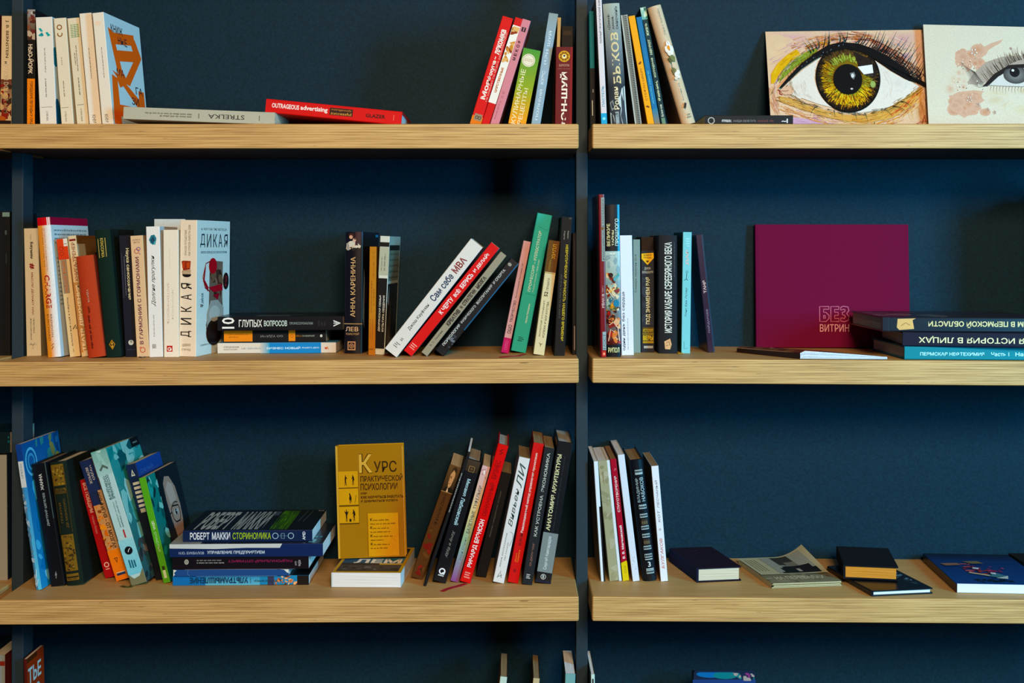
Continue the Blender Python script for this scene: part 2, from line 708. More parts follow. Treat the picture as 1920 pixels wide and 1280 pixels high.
def flat(label, ori, corner, dims, cols, yaw=0, tilt=0, back=0, dec=None, hard=False, pages='cream', bulge=0.0,
         mat=None, group=None, name=None, fore=0.0):
    """A book in another pose; corner = world position of its front-left-bottom corner; dims = thickness, width, height."""
    T, W, H = dims
    c = ORI[ori]
    corner = Vector(corner)
    if ori == 'FR':
        corner.z += T * math.sin(math.radians(back))
    elif not tilt:
        tilt = board_tilt(corner)
    R = Matrix([[c[j][i] for j in range(3)] for i in range(3)]).to_4x4()
    cs = [R @ Vector((x, y, zz)) for x in (0, T) for y in (0, W) for zz in (0, H)]
    mn = Vector([min(q[i] for q in cs) for i in range(3)])
    M = Matrix.Translation(corner) @ Matrix.Rotation(math.radians(yaw), 4, 'Z') @ Matrix.Rotation(math.radians(tilt), 4, 'Y') \
        @ Matrix.Rotation(math.radians(-back), 4, 'X') @ Matrix.Translation(-mn) @ R
    o = root_empty(name or ('hardcover_book' if hard else 'paperback_book'), label, 'book', group, M)
    book_mesh(o, T, W, H, cols, dec, hard, pages, bulge, mat, None, fore)
    BOOKS.append((label, M, (T, W, H), o))
    return o


def shelfpt(row, x, y, lift=0.0006):
    d = max(0.008, depth_at(row, x, y))
    q = px(x, y, d)
    q.z = zs(row, q.x) + lift
    return q

# ------------------------------------------------------------------ top row, left board
G = 'books on the top left board'
B('cream paperback at far left beyond the steel post with red floral foot', 1, (3, 30), (0, 231), 21, ('dfd0b0', '5a1a18', '6b1716'), d=0.118, W=0.12, group='books beyond the left post',
  z=(135, 1065), dec={'S': [('r', 0, 1010, 1, 650, 'd8c49c', '6b3020'), ('blobs', 0, 1010, 1, 690, 26, ['8e2418', 'b5622a', 'd8b478', '5a1510', '3a2a1c', 'c9a878'], 3, .1, .3),
  ('r', 0, 1065, 1, 985, '22120f'), ('t', 'J. B. BERNSTEIN', .35, 475, .68, 170, 270, '4a3c30'), ('t', 'MILLION DOLLAR ARM', .3, 925, .72, 500, 270, 'efe6d0', 0, 0, '8a7a60')]})
B('thin black paperback against the left post with orange panel and white title', 1, (51.5, 18), (51, 231), 14.5, ('12100f', '15161a'), d=0.08, W=0.13, group=G,
  z=(80, 1050), dec={'S': [('r', 0, 330, 1, 80, '3a2420', '9a948c'), ('blobs', 0, 330, 1, 95, 16, ['5a2a22', '8a5a48', 'c0b8ae', '2a1a18', '70302a'], 5, .12, .3),
  ('t', 'НЬЮ-ЙОРК', .12, 605, .82, 365, 270, 'efe9dc', .02), ('r', 0, 1050, 1, 645, 'ee9416'), ('t', 'ГОРОДСКИЕ ЛЕГЕНДЫ И СРЕДА', .32, 1040, .72, 668, 270, '33200a', .02)]})
WHT = 'e6e0d2'
B('white paperback with three teal drops at the spine top', 1, (66.5, 33), (75, 231), 31, (WHT, 'cfdde0'), d=0.06, W=0.135, yaw=0, group=G, z=(145, 1050),
  dec={'S': [('pg', [(.14, 235), (.3, 235), (.42, 262), (.28, 265)], '2aa5a0'), ('pg', [(.2, 285), (.36, 270), (.46, 296), (.32, 305)], '1f8f96'),
  ('pg', [(.56, 272), (.68, 268), (.86, 296), (.7, 307)], '2aa5a0'), ('pg', [(.24, 283), (.12, 292), (.2, 302), (.34, 300)], '2aa5a0'), ('w', .44, 600, .52, 400, 270, '8a857a', 1),
  ('w', .42, 815, .5, 650, 270, '6a655c', 2), ('r', .12, 889, .8, 885, '9a958a'), ('t', 'СТРЕЛКА', .4, 1000, .52, 920, 270, '6f6a60')],
  'R': [('e', .06, .64, .1, .09, '1f7f9a'), ('e', .05, .06, .12, .2, '155f86'), ('pg', [(.1, .5), (.6, .3), (.9, .7), (.5, .9)], '3aa0b0')]})
B('cream paperback with brown ring and arc on the spine', 1, (100.5, 35), (115, 231), 23, ('e3d8be', 'cfc6ae'), d=0.06, W=0.135, yaw=0, group=G, z=(153, 1050),
  dec={'S': [('ring', .42, 228, .22, .38, '8f5a1a'), ('ring', .42, 285, .22, .38, '8f5a1a', 20, 150, 390), ('w', .38, 540, .46, 475, 270, '847c6a', 4), ('w', .38, 800, .48, 670, 270, '6f6656', 5),
  ('r', .1, 893, .7, 889, '9a917e'), ('t', 'СТРЕЛКА', .34, 1008, .48, 922, 270, '6f6a60')]})
B('cream paperback with a block of fine green lines at the spine top', 1, (126, 35), (144, 231), 22, ('e0d4b8', 'ccc2a6'), d=0.06, W=0.135, yaw=0, group=G, z=(153, 1050),
  dec={'S': [x for k in range(8) for x in [('r', .2, 214 + 14 * k, .42, 208 + 14 * k, '7aa060'), ('r', .47, 213 + 14 * k, .66, 207 + 14 * k, '4f8f5a'), ('r', .7, 212 + 14 * k, .92, 206 + 14 * k, '6a9a58')]] +
  [('w', .5, 600, .58, 380, 270, '7c7462', 6), ('w', .34, 540, .42, 440, 270, '7c7462', 7), ('w', .46, 790, .56, 645, 270, '6f6656', 8), ('r', .2, 870, .75, 866, '9a917e'), ('t', 'СТРЕЛКА', .42, 1005, .54, 900, 270, '6f6a60')]})
B('plain white paperback, second spine left of the blue and orange cover', 1, (148.5, 26), (167.5, 231), 22.5, ('e8e0d0', 'd8d2c4'), d=0.055, W=0.15, yaw=1, group=G, z=(113, 1050),
  dec={'S': [('w', .5, 655, .58, 400, 270, '5a544a', 9), ('t', 'КНМ', .3, 1020, .6, 955, 270, '5a544a')]})
ORG = 'f26a1c'
B('white spined paperback with light blue cover and big orange letter shapes', 1, (173, 25), (192, 231), 21.5, ('e9e2d2', 'c6dadb', 'e0d8c8'), d=0.045, W=0.15, yaw=5, group=G, z=(113, 1050),
  dec={'S': [('w', .52, 655, .6, 400, 270, '5a544a', 9), ('t', 'КНМ', .3, 1020, .6, 955, 270, '5a544a'), ('e', .45, 200, .25, 20, 'efd8c0')],
  'R': [('pg', [(.08, .88), (.2, .86), (.44, .40), (.28, .42)], ORG), ('pg', [(.12, .84), (.80, .90), (.80, .80), (.17, .74)], ORG),
  ('pg', [(.66, .84), (.82, .86), (.98, .70), (.80, .66)], ORG), ('pg', [(.22, .66), (.30, .70), (.92, .76), (.92, .66), (.3, .60)], ORG),
  ('pg', [(.84, .72), (.98, .70), (.56, .40), (.40, .42)], ORG), ('pg', [(.08, .46), (.22, .44), (.24, .02), (.04, .02)], ORG),
  ('pg', [(.10, .50), (.24, .48), (.92, .26), (.78, .20)], ORG), ('pg', [(.80, .38), (.96, .38), (.96, .12), (.80, .12)], ORG), ('pg', [(.10, .20), (.96, .22), (.96, .10), (.10, .10)], ORG),
  ('pg', [(.2, .44), (.42, .5), (.52, .42), (.28, .36)], ORG),
  ('t', 'КНИЖ', .16, .85, .48, .92, 0, '20242c'), ('t', 'НЫЕ', .33, .76, .58, .83, 0, '20242c'), ('t', 'МА', .22, .46, .42, .53, 0, '20242c'), ('t', 'ГА', .72, .34, .92, .41, 0, '20242c'), ('t', 'ЗИ', .58, .235, .78, .305, 0, '20242c')]})

s = (CAMD + 0.02) / F
q = shelfpt(1, 231, 232)
q = px(231, 232, 0.02)
q.z = zs(1, 0)
H_ = 284 * s
q.z += H_ * math.sin(math.radians(2.2)) + 0.0003
flat('thin grey paperback lying flat under the red book, upside-down black lettering', 'SR', q, (0.0188, 0.13, H_), ('b5b3a0', '9a9a8c'), tilt=2.2, group=G,
     dec={'S': [('t', 'STRELKA', .30, .20, .66, .44, 90, '2a2a26'), ('r', .28, .10, .68, .104, '3a3a34'), ('r', .28, .50, .68, .504, '3a3a34'), ('w', .50, .55, .62, .86, 90, '55554c', 11), ('w', .30, .55, .42, .76, 90, '55554c', 12)]})
s = (CAMD + 0.035) / F
H_ = 256 * s
q = px(497, 211, 0.035)
q.z = zs(1, 0) + H_ * math.sin(math.radians(5.5)) + 0.0006
flat('bright red hardcover lying flat with white lettering, raised on the grey one', 'SR', q, (0.0212, 0.17, H_), ('d81c1c', 'c01818', 'c01818', 'c01818'), tilt=5.5, hard=True, pages='white', group=G,
     dec={'S': [('t', 'OUTRAGEOUS', .38, .845, .80, .96, 270, 'f4e6dc', .02) if 0 else ('t', 'OUTRAGEOUS', .40, .755, .74, .955, 270, 'f4e6dc', .02), ('t', 'advertising', .34, .545, .76, .745, 270, 'f4e6dc', .02),
     ('r', .28, .36, .80, .53, '3a1c12'), ('t', 'outrageously', .58, .37, .76, .52, 270, 'c08040'), ('t', 'successful', .32, .37, .52, .52, 270, 'd8a050'),
     ('t', 'GLAZER', .36, .12, .62, .265, 270, '2a100c', .02), ('r', .3, .055, .7, .062, 'e8604c')]})

# three leaning plus four at the right end
G = 'leaning books at the right end of the top left board'
B('leftmost leaning red paperback with white title and orange foot', 1, (942.5, 29.5), (880.9, 232), 20.5, ('dc1f1f', 'b01616'), d=0.05, W=0.13, group=G, z=(128, 1050),
  dec={'S': [('t', 'Моя', .25, 830, .68, 665, 90, 'f2e2d4', .03), ('t', 'фоtуна', .30, 660, .74, 500, 90, 'f2e2d4', .03), ('r', .45, 490, .52, 465, 'f2e2d4'), ('t', 'лякомка', .28, 445, .74, 235, 90, 'f2e2d4', .03),
  ('t', 'не спасает но много удовольствия', .78, 840, .93, 250, 90, 'e8b8a8'), ('r', 0, 1050, 1, 975, 'e07a2a'), ('r', .2, 1010, .9, 955, '9a8468'), ('ring', .45, 985, .16, .4, '4a4038'), ('ring', .7, 985, .16, .4, '4a4038')]})
B('slim red and white leaning paperback between a red and a pink one', 1, (966.5, 32), (902.6, 232), 14.5, ('d51c1c', 'b01616'), d=0.05, W=0.13, group=G, z=(140, 1050),
  dec={'S': [('r', 0, 860, 1, 205, 'efe6d8'), ('blobs', .05, 520, .95, 215, 22, ['b5602a', 'd08a40', '9a3a1c', 'e0b070', 'c86a30', 'efe0c8'], 8, .1, .28), ('t', 'ЦАРСТВЕННЫЕ', .3, 770, .66, 560, 90, 'c0641c', .02)]})
B('pink paperback leaning beside two red ones', 1, (980, 35), (919, 232), 16, ('d3858c', 'b06a72'), d=0.05, W=0.13, group=G, z=(153, 1050),
  dec={'S': [('r', .25, 255, .75, 218, '33202a'), ('r', .45, 250, .55, 222, 'd3858c')] + [('t', ch, .25, y + 24, .62, y, 90, '3a2028', .03) for ch, y in zip('ФОКЕМ', (330, 366, 402, 438, 474))] +
  [('t', ch, .3, y + 22, .55, y, 90, 'b56a74') for ch, y in zip('ЕДА', (760, 800, 840))] + [('w', .28, 1000, .42, 870, 90, 'b06a74', 14)]})
B('green to orange cookery paperback with a cream roundel', 1, (982, 89.5), (953, 232), 32.5, ('8a9a3c', '6a7a30'), d=0.05, W=0.13, group=G, z=(395, 1050),
  dec={'S': [('r', 0, 720, 1, 395, '93a43a', '4f9440'), ('r', 0, 1050, 1, 720, 'f09a1c', '93a43a'), ('e', .42, 493, .38, None, 'e8dcc0'), ('ring', .42, 493, .33, .08, 'a89a78'), ('w', .2, 486, .64, 480, 0, '8a6a48', 15), ('w', .16, 500, .68, 493, 0, 'b08058', 16),
  ('t', 'КУЛИНАРНЫЕ', .12, 1045, .38, 575, 90, 'efe2b8'), ('t', 'РЕЦЕПТЫ', .50, 1040, .78, 730, 90, 'efe2b8')]})
B('tall blue-grey paperback with faint light title, right of the cookery book', 1, (1029.6, 24), (996, 232), 17.2, ('93a9b4', '6f828c'), d=0.05, W=0.13, group=G, z=(105, 1050),
  dec={'S': [('r', 0, 320, 1, 105, '93a9b4', '8d9a96'), ('t', 'ПОЛНЫЙ', .28, 1000, .62, 745, 90, 'd8e4e6'), ('t', 'КУРС', .28, 700, .62, 590, 90, 'd8e4e6'), ('t', 'ФЭН', .28, 535, .62, 410, 90, 'd8e4e6'), ('t', 'ШУЙ', .28, 380, .62, 255, 90, 'd8e4e6')]})
B('thin cream book half hidden behind the dark red spine', 1, (1045.5, 33), (1039, 232), 6.5, ('cbb684', 'b09a6a'), d=0.102, W=0.12, group=G)
B('near-black book showing only its top above the dark red spine', 1, (1053, 49), (1051, 232), 22, ('14110f', '100e0d'), d=0.105, W=0.13, group=G, z=(49, 243), dec={'S': [('r', .15, 66, .85, 58, '3a2a1c')]})
B('dark red paperback with gold wheel emblem beside the middle post', 1, (1042.5, 88), (1040.5, 232), 31.5, ('6f1517', '4f1012'), d=0.04, W=0.06, group=G, z=(390, 1046),
  dec={'S': [('r', .86, 1046, 1, 390, '8a1a1c'), ('e', .5, 468, .34, None, 'cf9a2c'), ('ring', .5, 468, .26, .3, '7a3a14'), ('e', .5, 468, .12, None, 'efe0b0'), ('e', .5, 464, .06, None, '1c1210')] +
  [('e', .5 + .25 * math.cos(a), 468 + 36 * math.sin(a), .035, None, 'e0b040') for a in [k * math.pi / 4 for k in range(8)]] +
  [('t', 'школа', .2, 552, .8, 532, 0, 'c08a78'), ('w', .14, 576, .86, 566, 0, '9a5a50', 17), ('t', 'ФЭН-ШУЙ', .27, 1080, .72, 600, 90, 'f2ddc8', .03)]})

# ------------------------------------------------------------------ top row, right board
G = 'upright books at the left of the top right board'
B('slim teal and black book squeezed beside the middle post', 1, (1104.5, 21), (1107.5, 232), 9, ('17808a', '123a42'), d=0.07, W=0.13, group=G, z=(24, 236),
  dec={'S': [('r', 0, 236, 1, 128, '0d0d10'), ('r', .35, 214, .5, 186, 'd8d8d0'), ('r', .5, 172, .7, 166, '9a9a94')]})
B('tallest white spined art paperback with blue foot, cut by the photo top', 1, (1117, -4), (1127.5, 232), 11, ('d9cfce', '8a8a80', '7a6a58'), d=0.035, W=0.16, group=G, z=(-18, 1043),
  dec={'S': [('r', 0, 1043, 1, 940, '1f9fc4'), ('e', .5, 985, .25, 12, '8fdcf0'), ('t', 'ПАСТЕЛЬ', .3, 885, .72, 715, 90, '2f8fa8', .01), ('t', 'ПОЛНЫЙ ПРАКТИЧЕСКИЙ КУРС', .3, 360, .7, -10, 90, '3a3438', .01)],
  'L': [('r', 0, 0, 1, 1, '4a3a34', '8a8278'), ('blobs', 0, 0, 1, 1, 30, ['5a4638', '8a8074', 'a8a090', '3a2a26', '6a7a80'], 4, .05, .2)]})
B('grey hardcover with rounded spine, big cream title and a white bust', 1, (1130, 8.5), (1145.5, 232), 31, ('5a6064', '3a3e42', '70787a'), d=0.04, W=0.14, hard=True, bulge=.003, group=G, z=(35, 1043),
  dec={'S': [('r', 0, 420, 1, 35, '70787c', 'a8aea0'), ('r', 0, 720, 1, 420, '2e3238', '70787c'), ('r', 0, 1043, 1, 720, '3a4046', '2e3238'),
  ('t', '«Давай-', .20, 255, .36, 120, 90, '1c1c1c', .01), ('t', 'давай,', .44, 250, .60, 140, 90, '1c1c1c', .01), ('t', 'сыночки!»', .66, 250, .84, 60, 90, '1c1c1c', .01),
  ('pg', [(.98, 720), (.78, 740), (.66, 800), (.5, 820), (.56, 880), (.66, 900), (.6, 960), (.7, 1040), (.98, 1043)], 'c3c8c2'), ('pg', [(0, 930), (.2, 960), (.28, 1043), (0, 1043)], 'b5bab4'),
  ('pg', [(.02, 850), (.2, 830), (.3, 900), (.1, 920)], '8a9090'), ('r', .3, 1043, .5, 930, '9aa8a8'), ('t', 'БЫКОВ', .32, 700, .78, 275, 90, 'd8c494', .02), ('t', 'Ролан', .26, 912, .56, 725, 90, 'e8d8ae', .01), ('t', 'ПЗ', .24, 1030, .46, 940, 90, '20242a')]})
B('ring-bound notebook turned with ticked grey leaves outward', 1, (1164, 29), (1190.5, 232), 12.5, ('8c8b80', '4a4a46', '6a6a62'), d=0.05, W=0.14, group=G, name='notebook', z=(130, 1043), pages='notes',
  dec={'S': [('r', 0, 1043, .18, 130, 'b8b8ac'), ('r', .3, 1043, .42, 130, '6a6a60'), ('r', .8, 1043, 1, 130, 'a5a598')] + [('r', .5, 150 + 14.5 * k, .86, 144 + 14.5 * k, '3a3a36') for k in range(62)]})
B('narrow orange paperback with brown lettering', 1, (1178, 31), (1214, 232), 12.5, ('f0a53c', 'c07a24', 'c8842c'), d=0.05, W=0.13, group=G, z=(135, 1043),
  dec={'S': [('t', 'СТЕФАН ЦВЕЙГ', .28, 835, .68, 560, 90, '9a5a1c', .01), ('e', .42, 528, .2, 7, '7a4416'), ('e', .58, 518, .16, 6, '7a4416'), ('e', .42, 880, .2, 7, '7a4416'), ('e', .6, 888, .16, 6, '7a4416')]})
B('narrow blue paperback next to the orange one', 1, (1192.6, 33), (1227, 232), 10.5, ('1b6f9c', '124a68'), d=0.05, W=0.13, group=G, z=(145, 1043),
  dec={'S': [('r', 0, 1043, 1, 900, '8a7a5a', '1b7a9a'), ('t', 'АННАЛЫ УДАЧИ', .35, 860, .62, 590, 90, '6fd0dc'), ('w', .4, 560, .6, 400, 90, '2f8fb0', 21)]})
B('slim dark green book with cream title, touching the flowered one', 1, (1200, 15), (1239.5, 232), 10.8, ('0f3438', '10304a'), d=0.05, W=0.14, group=G, z=(65, 1043),
  dec={'S': [('r', 0, 165, 1, 65, '6aa598', 'a8c8b4'), ('blobs', 0, 160, 1, 70, 8, ['3a7a70', 'c8dcc0', '1f4a48'], 2, .15, .3), ('t', 'жизнь', .3, 300, .72, 195, 90, 'cfd8b0', .01), ('t', 'меняют', .3, 455, .72, 330, 90, 'cfd8b0', .01), ('t', 'которые', .3, 640, .72, 480, 90, 'cfd8b0', .01),
  ('t', 'Фильмы,', .25, 835, .75, 670, 90, 'dfe0b0', .02), ('t', 'Блинов', .3, 965, .7, 865, 90, 'cfd8c0', .01), ('r', .2, 1030, .8, 975, '6a8a70')]})
B('beige rounded book with white blossoms painted on its spine', 1, (1214, 16), (1277.5, 232), 26, ('d2b796', 'a88c6a', '9a8060'), d=0.045, W=0.14, hard=True, bulge=.006, group=G, z=(70, 1043),
  dec={'S': [('t', 'Птицы в терновнике', .62, 315, .72, 100, 90, '7a6248', 0, .2), ('ln', [(.6, 370), (.8, 420), (.95, 400)], .7, '6a6a4a'), ('pg', [(.45, 480), (.6, 470), (.88, 500), (.8, 540), (.6, 530)], '7a7a4c'), ('pg', [(.3, 500), (.5, 495), (.6, 530), (.45, 545)], '5a5c36'),
  ('e', .44, 430, .14, 28, 'efe4d4'), ('e', .64, 395, .15, 28, 'f2e8da'), ('e', .80, 435, .14, 28, 'efe4d4'), ('e', .55, 462, .15, 22, 'e8dac8'), ('e', .72, 462, .13, 20, 'efe4d4'), ('e', .60, 420, .1, 20, 'd87a1c', 'f0a030'),
  ('ln', [(.5, 540), (.45, 580), (.5, 640)], .8, '6a5a3a'), ('pg', [(.35, 590), (.55, 580), (.7, 600), (.5, 640), (.4, 630)], '7a7448'), ('e', .62, 640, .16, 20, 'eadbc8'), ('e', .78, 625, .13, 18, 'f0e4d4'), ('e', .5, 668, .12, 14, 'e0cdb4'), ('e', .72, 660, .12, 14, 'ead8c4'),
  ('t', 'Колин М.', .55, 850, .64, 705, 90, '8a7254', 0, .2), ('pg', [(.45, 905), (.6, 868), (.72, 880), (.62, 905), (.55, 920)], '33261a'), ('w', .55, 972, .85, 960, 0, '7a6248', 22), ('w', .5, 992, .85, 980, 0, '7a6248', 23)]})
s = (CAMD + 0.04) / F
q = px(1322, 232, 0.04)
q.z = zs(1, q.x) + .0002
flat('thin black paperback lying flat before the eye picture', 'SL', q, (0.0165, 0.12, 165 * s), ('1c1a1a', '151414'), group='flat books on the top right board',
     dec={'S': [('t', 'ФРИМАН.', .38, .19, .66, .30, 90, 'd8d4cc', .02), ('t', 'НАЙДИ СВОЙ ПУТЬ', .38, .32, .66, .58, 90, '8a8680'), ('w', .4, .60, .62, .78, 90, '6a3a38', 24), ('ring', .5, .07, .32, .25, 'b8b4ac'), ('t', '~I', .32, .87, .72, .94, 90, 'e0dcd4', .02)]})
bp = BOOKS[-1][3]
ribbon(bp, [q + Vector((0.004, -0.001, .001)), q + Vector((-0.006, -.006, .001)), q + Vector((-0.017, -.004, .002)), q + Vector((-0.024, -.012, .001))], '120d10', 6)

# ------------------------------------------------------------------ middle row, left board
G = 'upright books at the left of the middle left board'
B('cream paperback with black and red lettering nearest the left post', 2, (44.5, 428.5), (50, 665.5), 27, ('d9cfb4', '9a8c6c'), d=0.105, W=0.13, yaw=0, group=G, z=(145, 1038),
  dec={'S': [('t', 'Томас', .44, 230, .52, 185, 270, '6a6456'), ('t', 'Бауман', .38, 358, .62, 240, 270, '1c1a18', .03), ('t', '#', .34, 430, .66, 390, 270, '8a1418', .04), ('t', 'МЫСЛИ ДЕЛАЮТ НАС', .42, 752, .58, 455, 270, '8a1c1c', .01),
  ('t', 'ПРАКТИКА', .50, 880, .60, 775, 270, '2a2622'), ('t', 'ФИКСИРОВКИ', .30, 925, .40, 775, 270, '2a2622'), ('ln', [(.3, 945), (.45, 965), (.45, 992)], .6, '7a7464'), ('ln', [(.62, 945), (.45, 965)], .6, '7a7464'), ('w', .22, 962, .7, 952, 0, '9a9482', 31)]})
B('tall hardcover in white jacket fading to orange with red top band', 2, (70, 409), (91, 666.5), 24, ('efe6da', 'd8e4e6', 'e8a860'), d=0.075, W=0.15, yaw=4, hard=True, bulge=.002, mat=M_GLOSS, group=G, z=(70, 1040),
  dec={'S': [('r', 0, 1040, .34, 70, 'e89a44', 'ee9c4a'), ('r', .34, 1040, .75, 70, 'ec9c4c', 'e9e2da', 'h'), ('r', .75, 1040, 1, 70, 'e9e2da', 'e4e8ea', 'h'), ('r', 0, 125, 1, 70, 'd01c26'), ('t', 'CHARGE', .22, 700, .66, 470, 270, 'b01a22', .02),
  ('t', 'ACTIVATING THE 10 HUMAN DRIVES', .50, 440, .58, 145, 270, '8a6a48'), ('t', 'THAT MAKE YOU FEEL ALIVE', .32, 415, .40, 145, 270, '8a5a28'), ('t', 'BRENDON', .48, 900, .62, 742, 270, '7a6a5a'), ('t', 'BURCHARD', .20, 925, .36, 740, 270, '8a5c2c'),
  ('ln', [(.4, 985), (.55, 965), (.4, 958), (.6, 945)], 1.2, '9a5a20')],
  'R': [('r', 0, .945, 1, 1, 'a8163a')] + [('w', .08, .90 - .03 * k, .95, .915 - .03 * k, 0, '4a7a8a', 40 + k) for k in range(4)] + [('w', .1, .7 - .03 * k, .9, .712 - .03 * k, 0, '7a8a90', 50 + k) for k in range(12)]})
B('slim cream paperback with orange-red top block, leaning left', 2, (106, 449), (130.5, 665.5), 19.5, ('e3c796', 'a8845a', 'b08c60'), d=0.078, W=0.11, yaw=0, group=G, z=(222, 1040),
  dec={'S': [('r', 0, 365, 1, 222, 'd8421c', 'e0481c'), ('r', .62, 275, 1, 222, 'e8dccc'), ('r', .66, 262, .95, 256, 'a88c78'), ('ring', .36, 290, .2, .18, '7a2010'), ('ring', .36, 325, .2, .18, '7a2010'), ('r', .12, 600, .72, 365, '9c8c74'), ('t', 'ЖИЗНЬ', .24, 470, .56, 372, 270, 'd06a20', .01), ('t', 'БЕЗ СТРАХА', .24, 595, .56, 480, 270, 'd06a20', .01),
  ('t', 'Влюбись в него или увольте', .3, 965, .5, 630, 270, '4a3a24'), ('ln', [(.62, 850), (.9, 822), (.95, 850)], 1.4, '2a2018'), ('w', .4, 1010, .5, 985, 270, '8a7450', 60)]})
B('brown edged paperback partly behind the small red-orange book', 2, (127.4, 443), (152.6, 664), 15, ('dfc8a0', '6f4420', 'c89c60'), d=0.085, W=0.13, yaw=0, group=G, z=(200, 1030),
  dec={'S': [('r', 0, 1000, .3, 520, 'd88a3c'), ('r', .1, 236, .9, 222, '8a2420'), ('t', 'КНИГА-ТРЕНЕР', .28, 510, .72, 245, 90, '9a5038', .01), ('r', .0, 990, .9, 520, 'c0925c'), ('t', 'ТЕАТР ДВИЖЕНИЯ', .25, 990, .75, 540, 90, 'f0e0c0', .03)],
  'R': [('r', 0, 0, 1, 1, '4a2c16', '8a5a2c'), ('r', .2, .86, .95, .97, '8a6238'), ('pg', [(.4, .72), (.7, .86), (.95, .8), (.9, .6), (.5, .6)], '1c1410'), ('r', .0, .3, .3, .93, 'c8b898')]})
B('small worn red-orange hardcover standing in front of brown and green spines', 2, (142, 481.5), (164.5, 666), 33, ('b8442a', '8a2c1c', 'c04c30'), d=0.06, W=0.11, yaw=0, hard=True, bulge=.004, mat=M_CLOTH, group=G, z=(345, 1040),
  dec={'S': [('t', 'УДАЧА', .42, 665, .54, 575, 270, 'd8a890', .01), ('w', .4, 735, .52, 690, 270, '8a2c1c', 61), ('w', .34, 980, .46, 750, 270, '7a2418', 62)]})
B('dark green hardcover with gold spine label and diamond emblem', 2, (177, 432), (198.5, 664), 29, ('10281f', '0c1c18'), d=0.066, W=0.13, yaw=0, hard=True, bulge=.002, mat=M_CLOTH, group=G, z=(160, 1035),
  dec={'S': [('r', .18, 352, .22, 222, 'c8a860'), ('r', .64, 347, .68, 217, 'c8a860'), ('t', 'КЛАССИКА', .34, 350, .54, 218, 270, 'c8b060', .02), ('pg', [(.3, 948), (.5, 915), (.7, 948), (.5, 985)], 'c08434'), ('pg', [(.36, 948), (.5, 925), (.64, 948), (.5, 975)], '2a2414'), ('e', .5, 942, .06, 8, 'c89a48'), ('pg', [(.42, 970), (.5, 945), (.58, 970)], 'c89a48')]})
B('dark navy book with large cream title and pale disc at its foot', 2, (222.5, 442), (235, 664), 20.5, ('171726', '10111c'), d=0.075, W=0.12, yaw=0, group=G, z=(195, 1035),
  dec={'S': [('t', 'Наука самосознания', .5, 640, .86, 285, 270, 'e8d8a8', .01), ('w', .36, 615, .42, 340, 270, '8a8a90', 63), ('w', .14, 625, .2, 315, 270, '5a5a68', 64), ('e', .58, 937, .24, None, 'c8c4b4'), ('e', .6, 930, .1, 10, '8a8a80'), ('w', .2, 990, .9, 980, 0, '3a3a50', 65)]})
B('beige paperback with purple-brown upright title', 2, (244, 442.5), (256.5, 665.5), 23.5, ('e0bd94', 'c0a078'), d=0.07, W=0.12, yaw=0, group=G, z=(197, 1038),
  dec={'S': [('t', 'АЛИСА', .18, 232, .78, 220, 0, '7a5a4a'), ('t', 'ВИТТИ', .25, 250, .72, 238, 0, '7a5a4a'), ('ring', .45, 305, .2, .25, 'c04a3c'), ('ring', .6, 290, .16, .3, '6a4a8a'), ('ln', [(.62, 320), (.75, 328)], .8, '6a4a8a'), ('t', 'В ГАРМОНИИ С ГОРМОНАМИ', .3, 950, .6, 345, 90, '6a3048', .015), ('ring', .5, 990, .22, .25, 'c84a34'), ('ln', [(.4, 968), (.25, 975)], 1, 'c84a34')]})
B('white paperback with handwritten title and teal portrait mark', 2, (273.6, 425), (280, 668), 25.5, ('e9e6e0', 'd6d4d0'), d=0.07, W=0.11, yaw=0, group=G, z=(133, 1045),
  dec={'S': [('pg', [(.2, 225), (.35, 195), (.6, 190), (.75, 215), (.7, 245), (.5, 262), (.3, 250)], '2a7a8a'), ('pg', [(.3, 230), (.5, 200), (.65, 230), (.5, 255)], '184a60'), ('pg', [(.55, 240), (.7, 232), (.66, 262), (.52, 258)], '4fa0a8'),
  ('t', 'Долгие прогулки', .28, 692, .62, 335, 90, '33302e', 0, .4), ('w', .36, 905, .44, 750, 90, '8a8680', 66), ('r', .26, 985, .34, 955, '8a8680'), ('r', .38, 985, .44, 955, '8a8680'), ('r', .48, 985, .52, 955, '8a8680')]})
shelf_ribbon(BOOKS[-1][3], 2, [(286, 666), (275, 669), (266, 670.5), (259, 669)], '1a3a5a', 4)
B('cream paperback with pale grey title and small red square at its foot', 2, (306, 431), (307.3, 667), 28, ('ece0cc', 'd8ccb8'), d=0.07, W=0.11, yaw=0, group=G, z=(154, 1045),
  dec={'S': [('t', 'ХРОНИЧЕСКАЯ', .56, 780, .68, 570, 270, 'd2c6b2', .01), ('t', 'ЗАСТЕНЧИВОСТЬ', .24, 815, .38, 525, 270, 'd0b8a8', .01), ('w', .4, 415, .46, 280, 270, 'd8ccb8', 67), ('r', .2, 1008, .58, 966, 'c02c22'), ('ring', .38, 990, .13, .4, 'f0e4d8'), ('r', .4, 1000, .52, 988, 'f0e4d8')]})
q = px(289, 660, .204)
q.z = zs(2, q.x) + .0002
flat('tall white booklet standing behind two pale spines, only its top showing', 'FR', q, (.006, .05, .217), ('d8e0e0', 'cdd6d6'), pages='white', group=G)
BOOT = ['5a2a24', '7a5a44', '4a3228', '8a6a58', '3a2420']
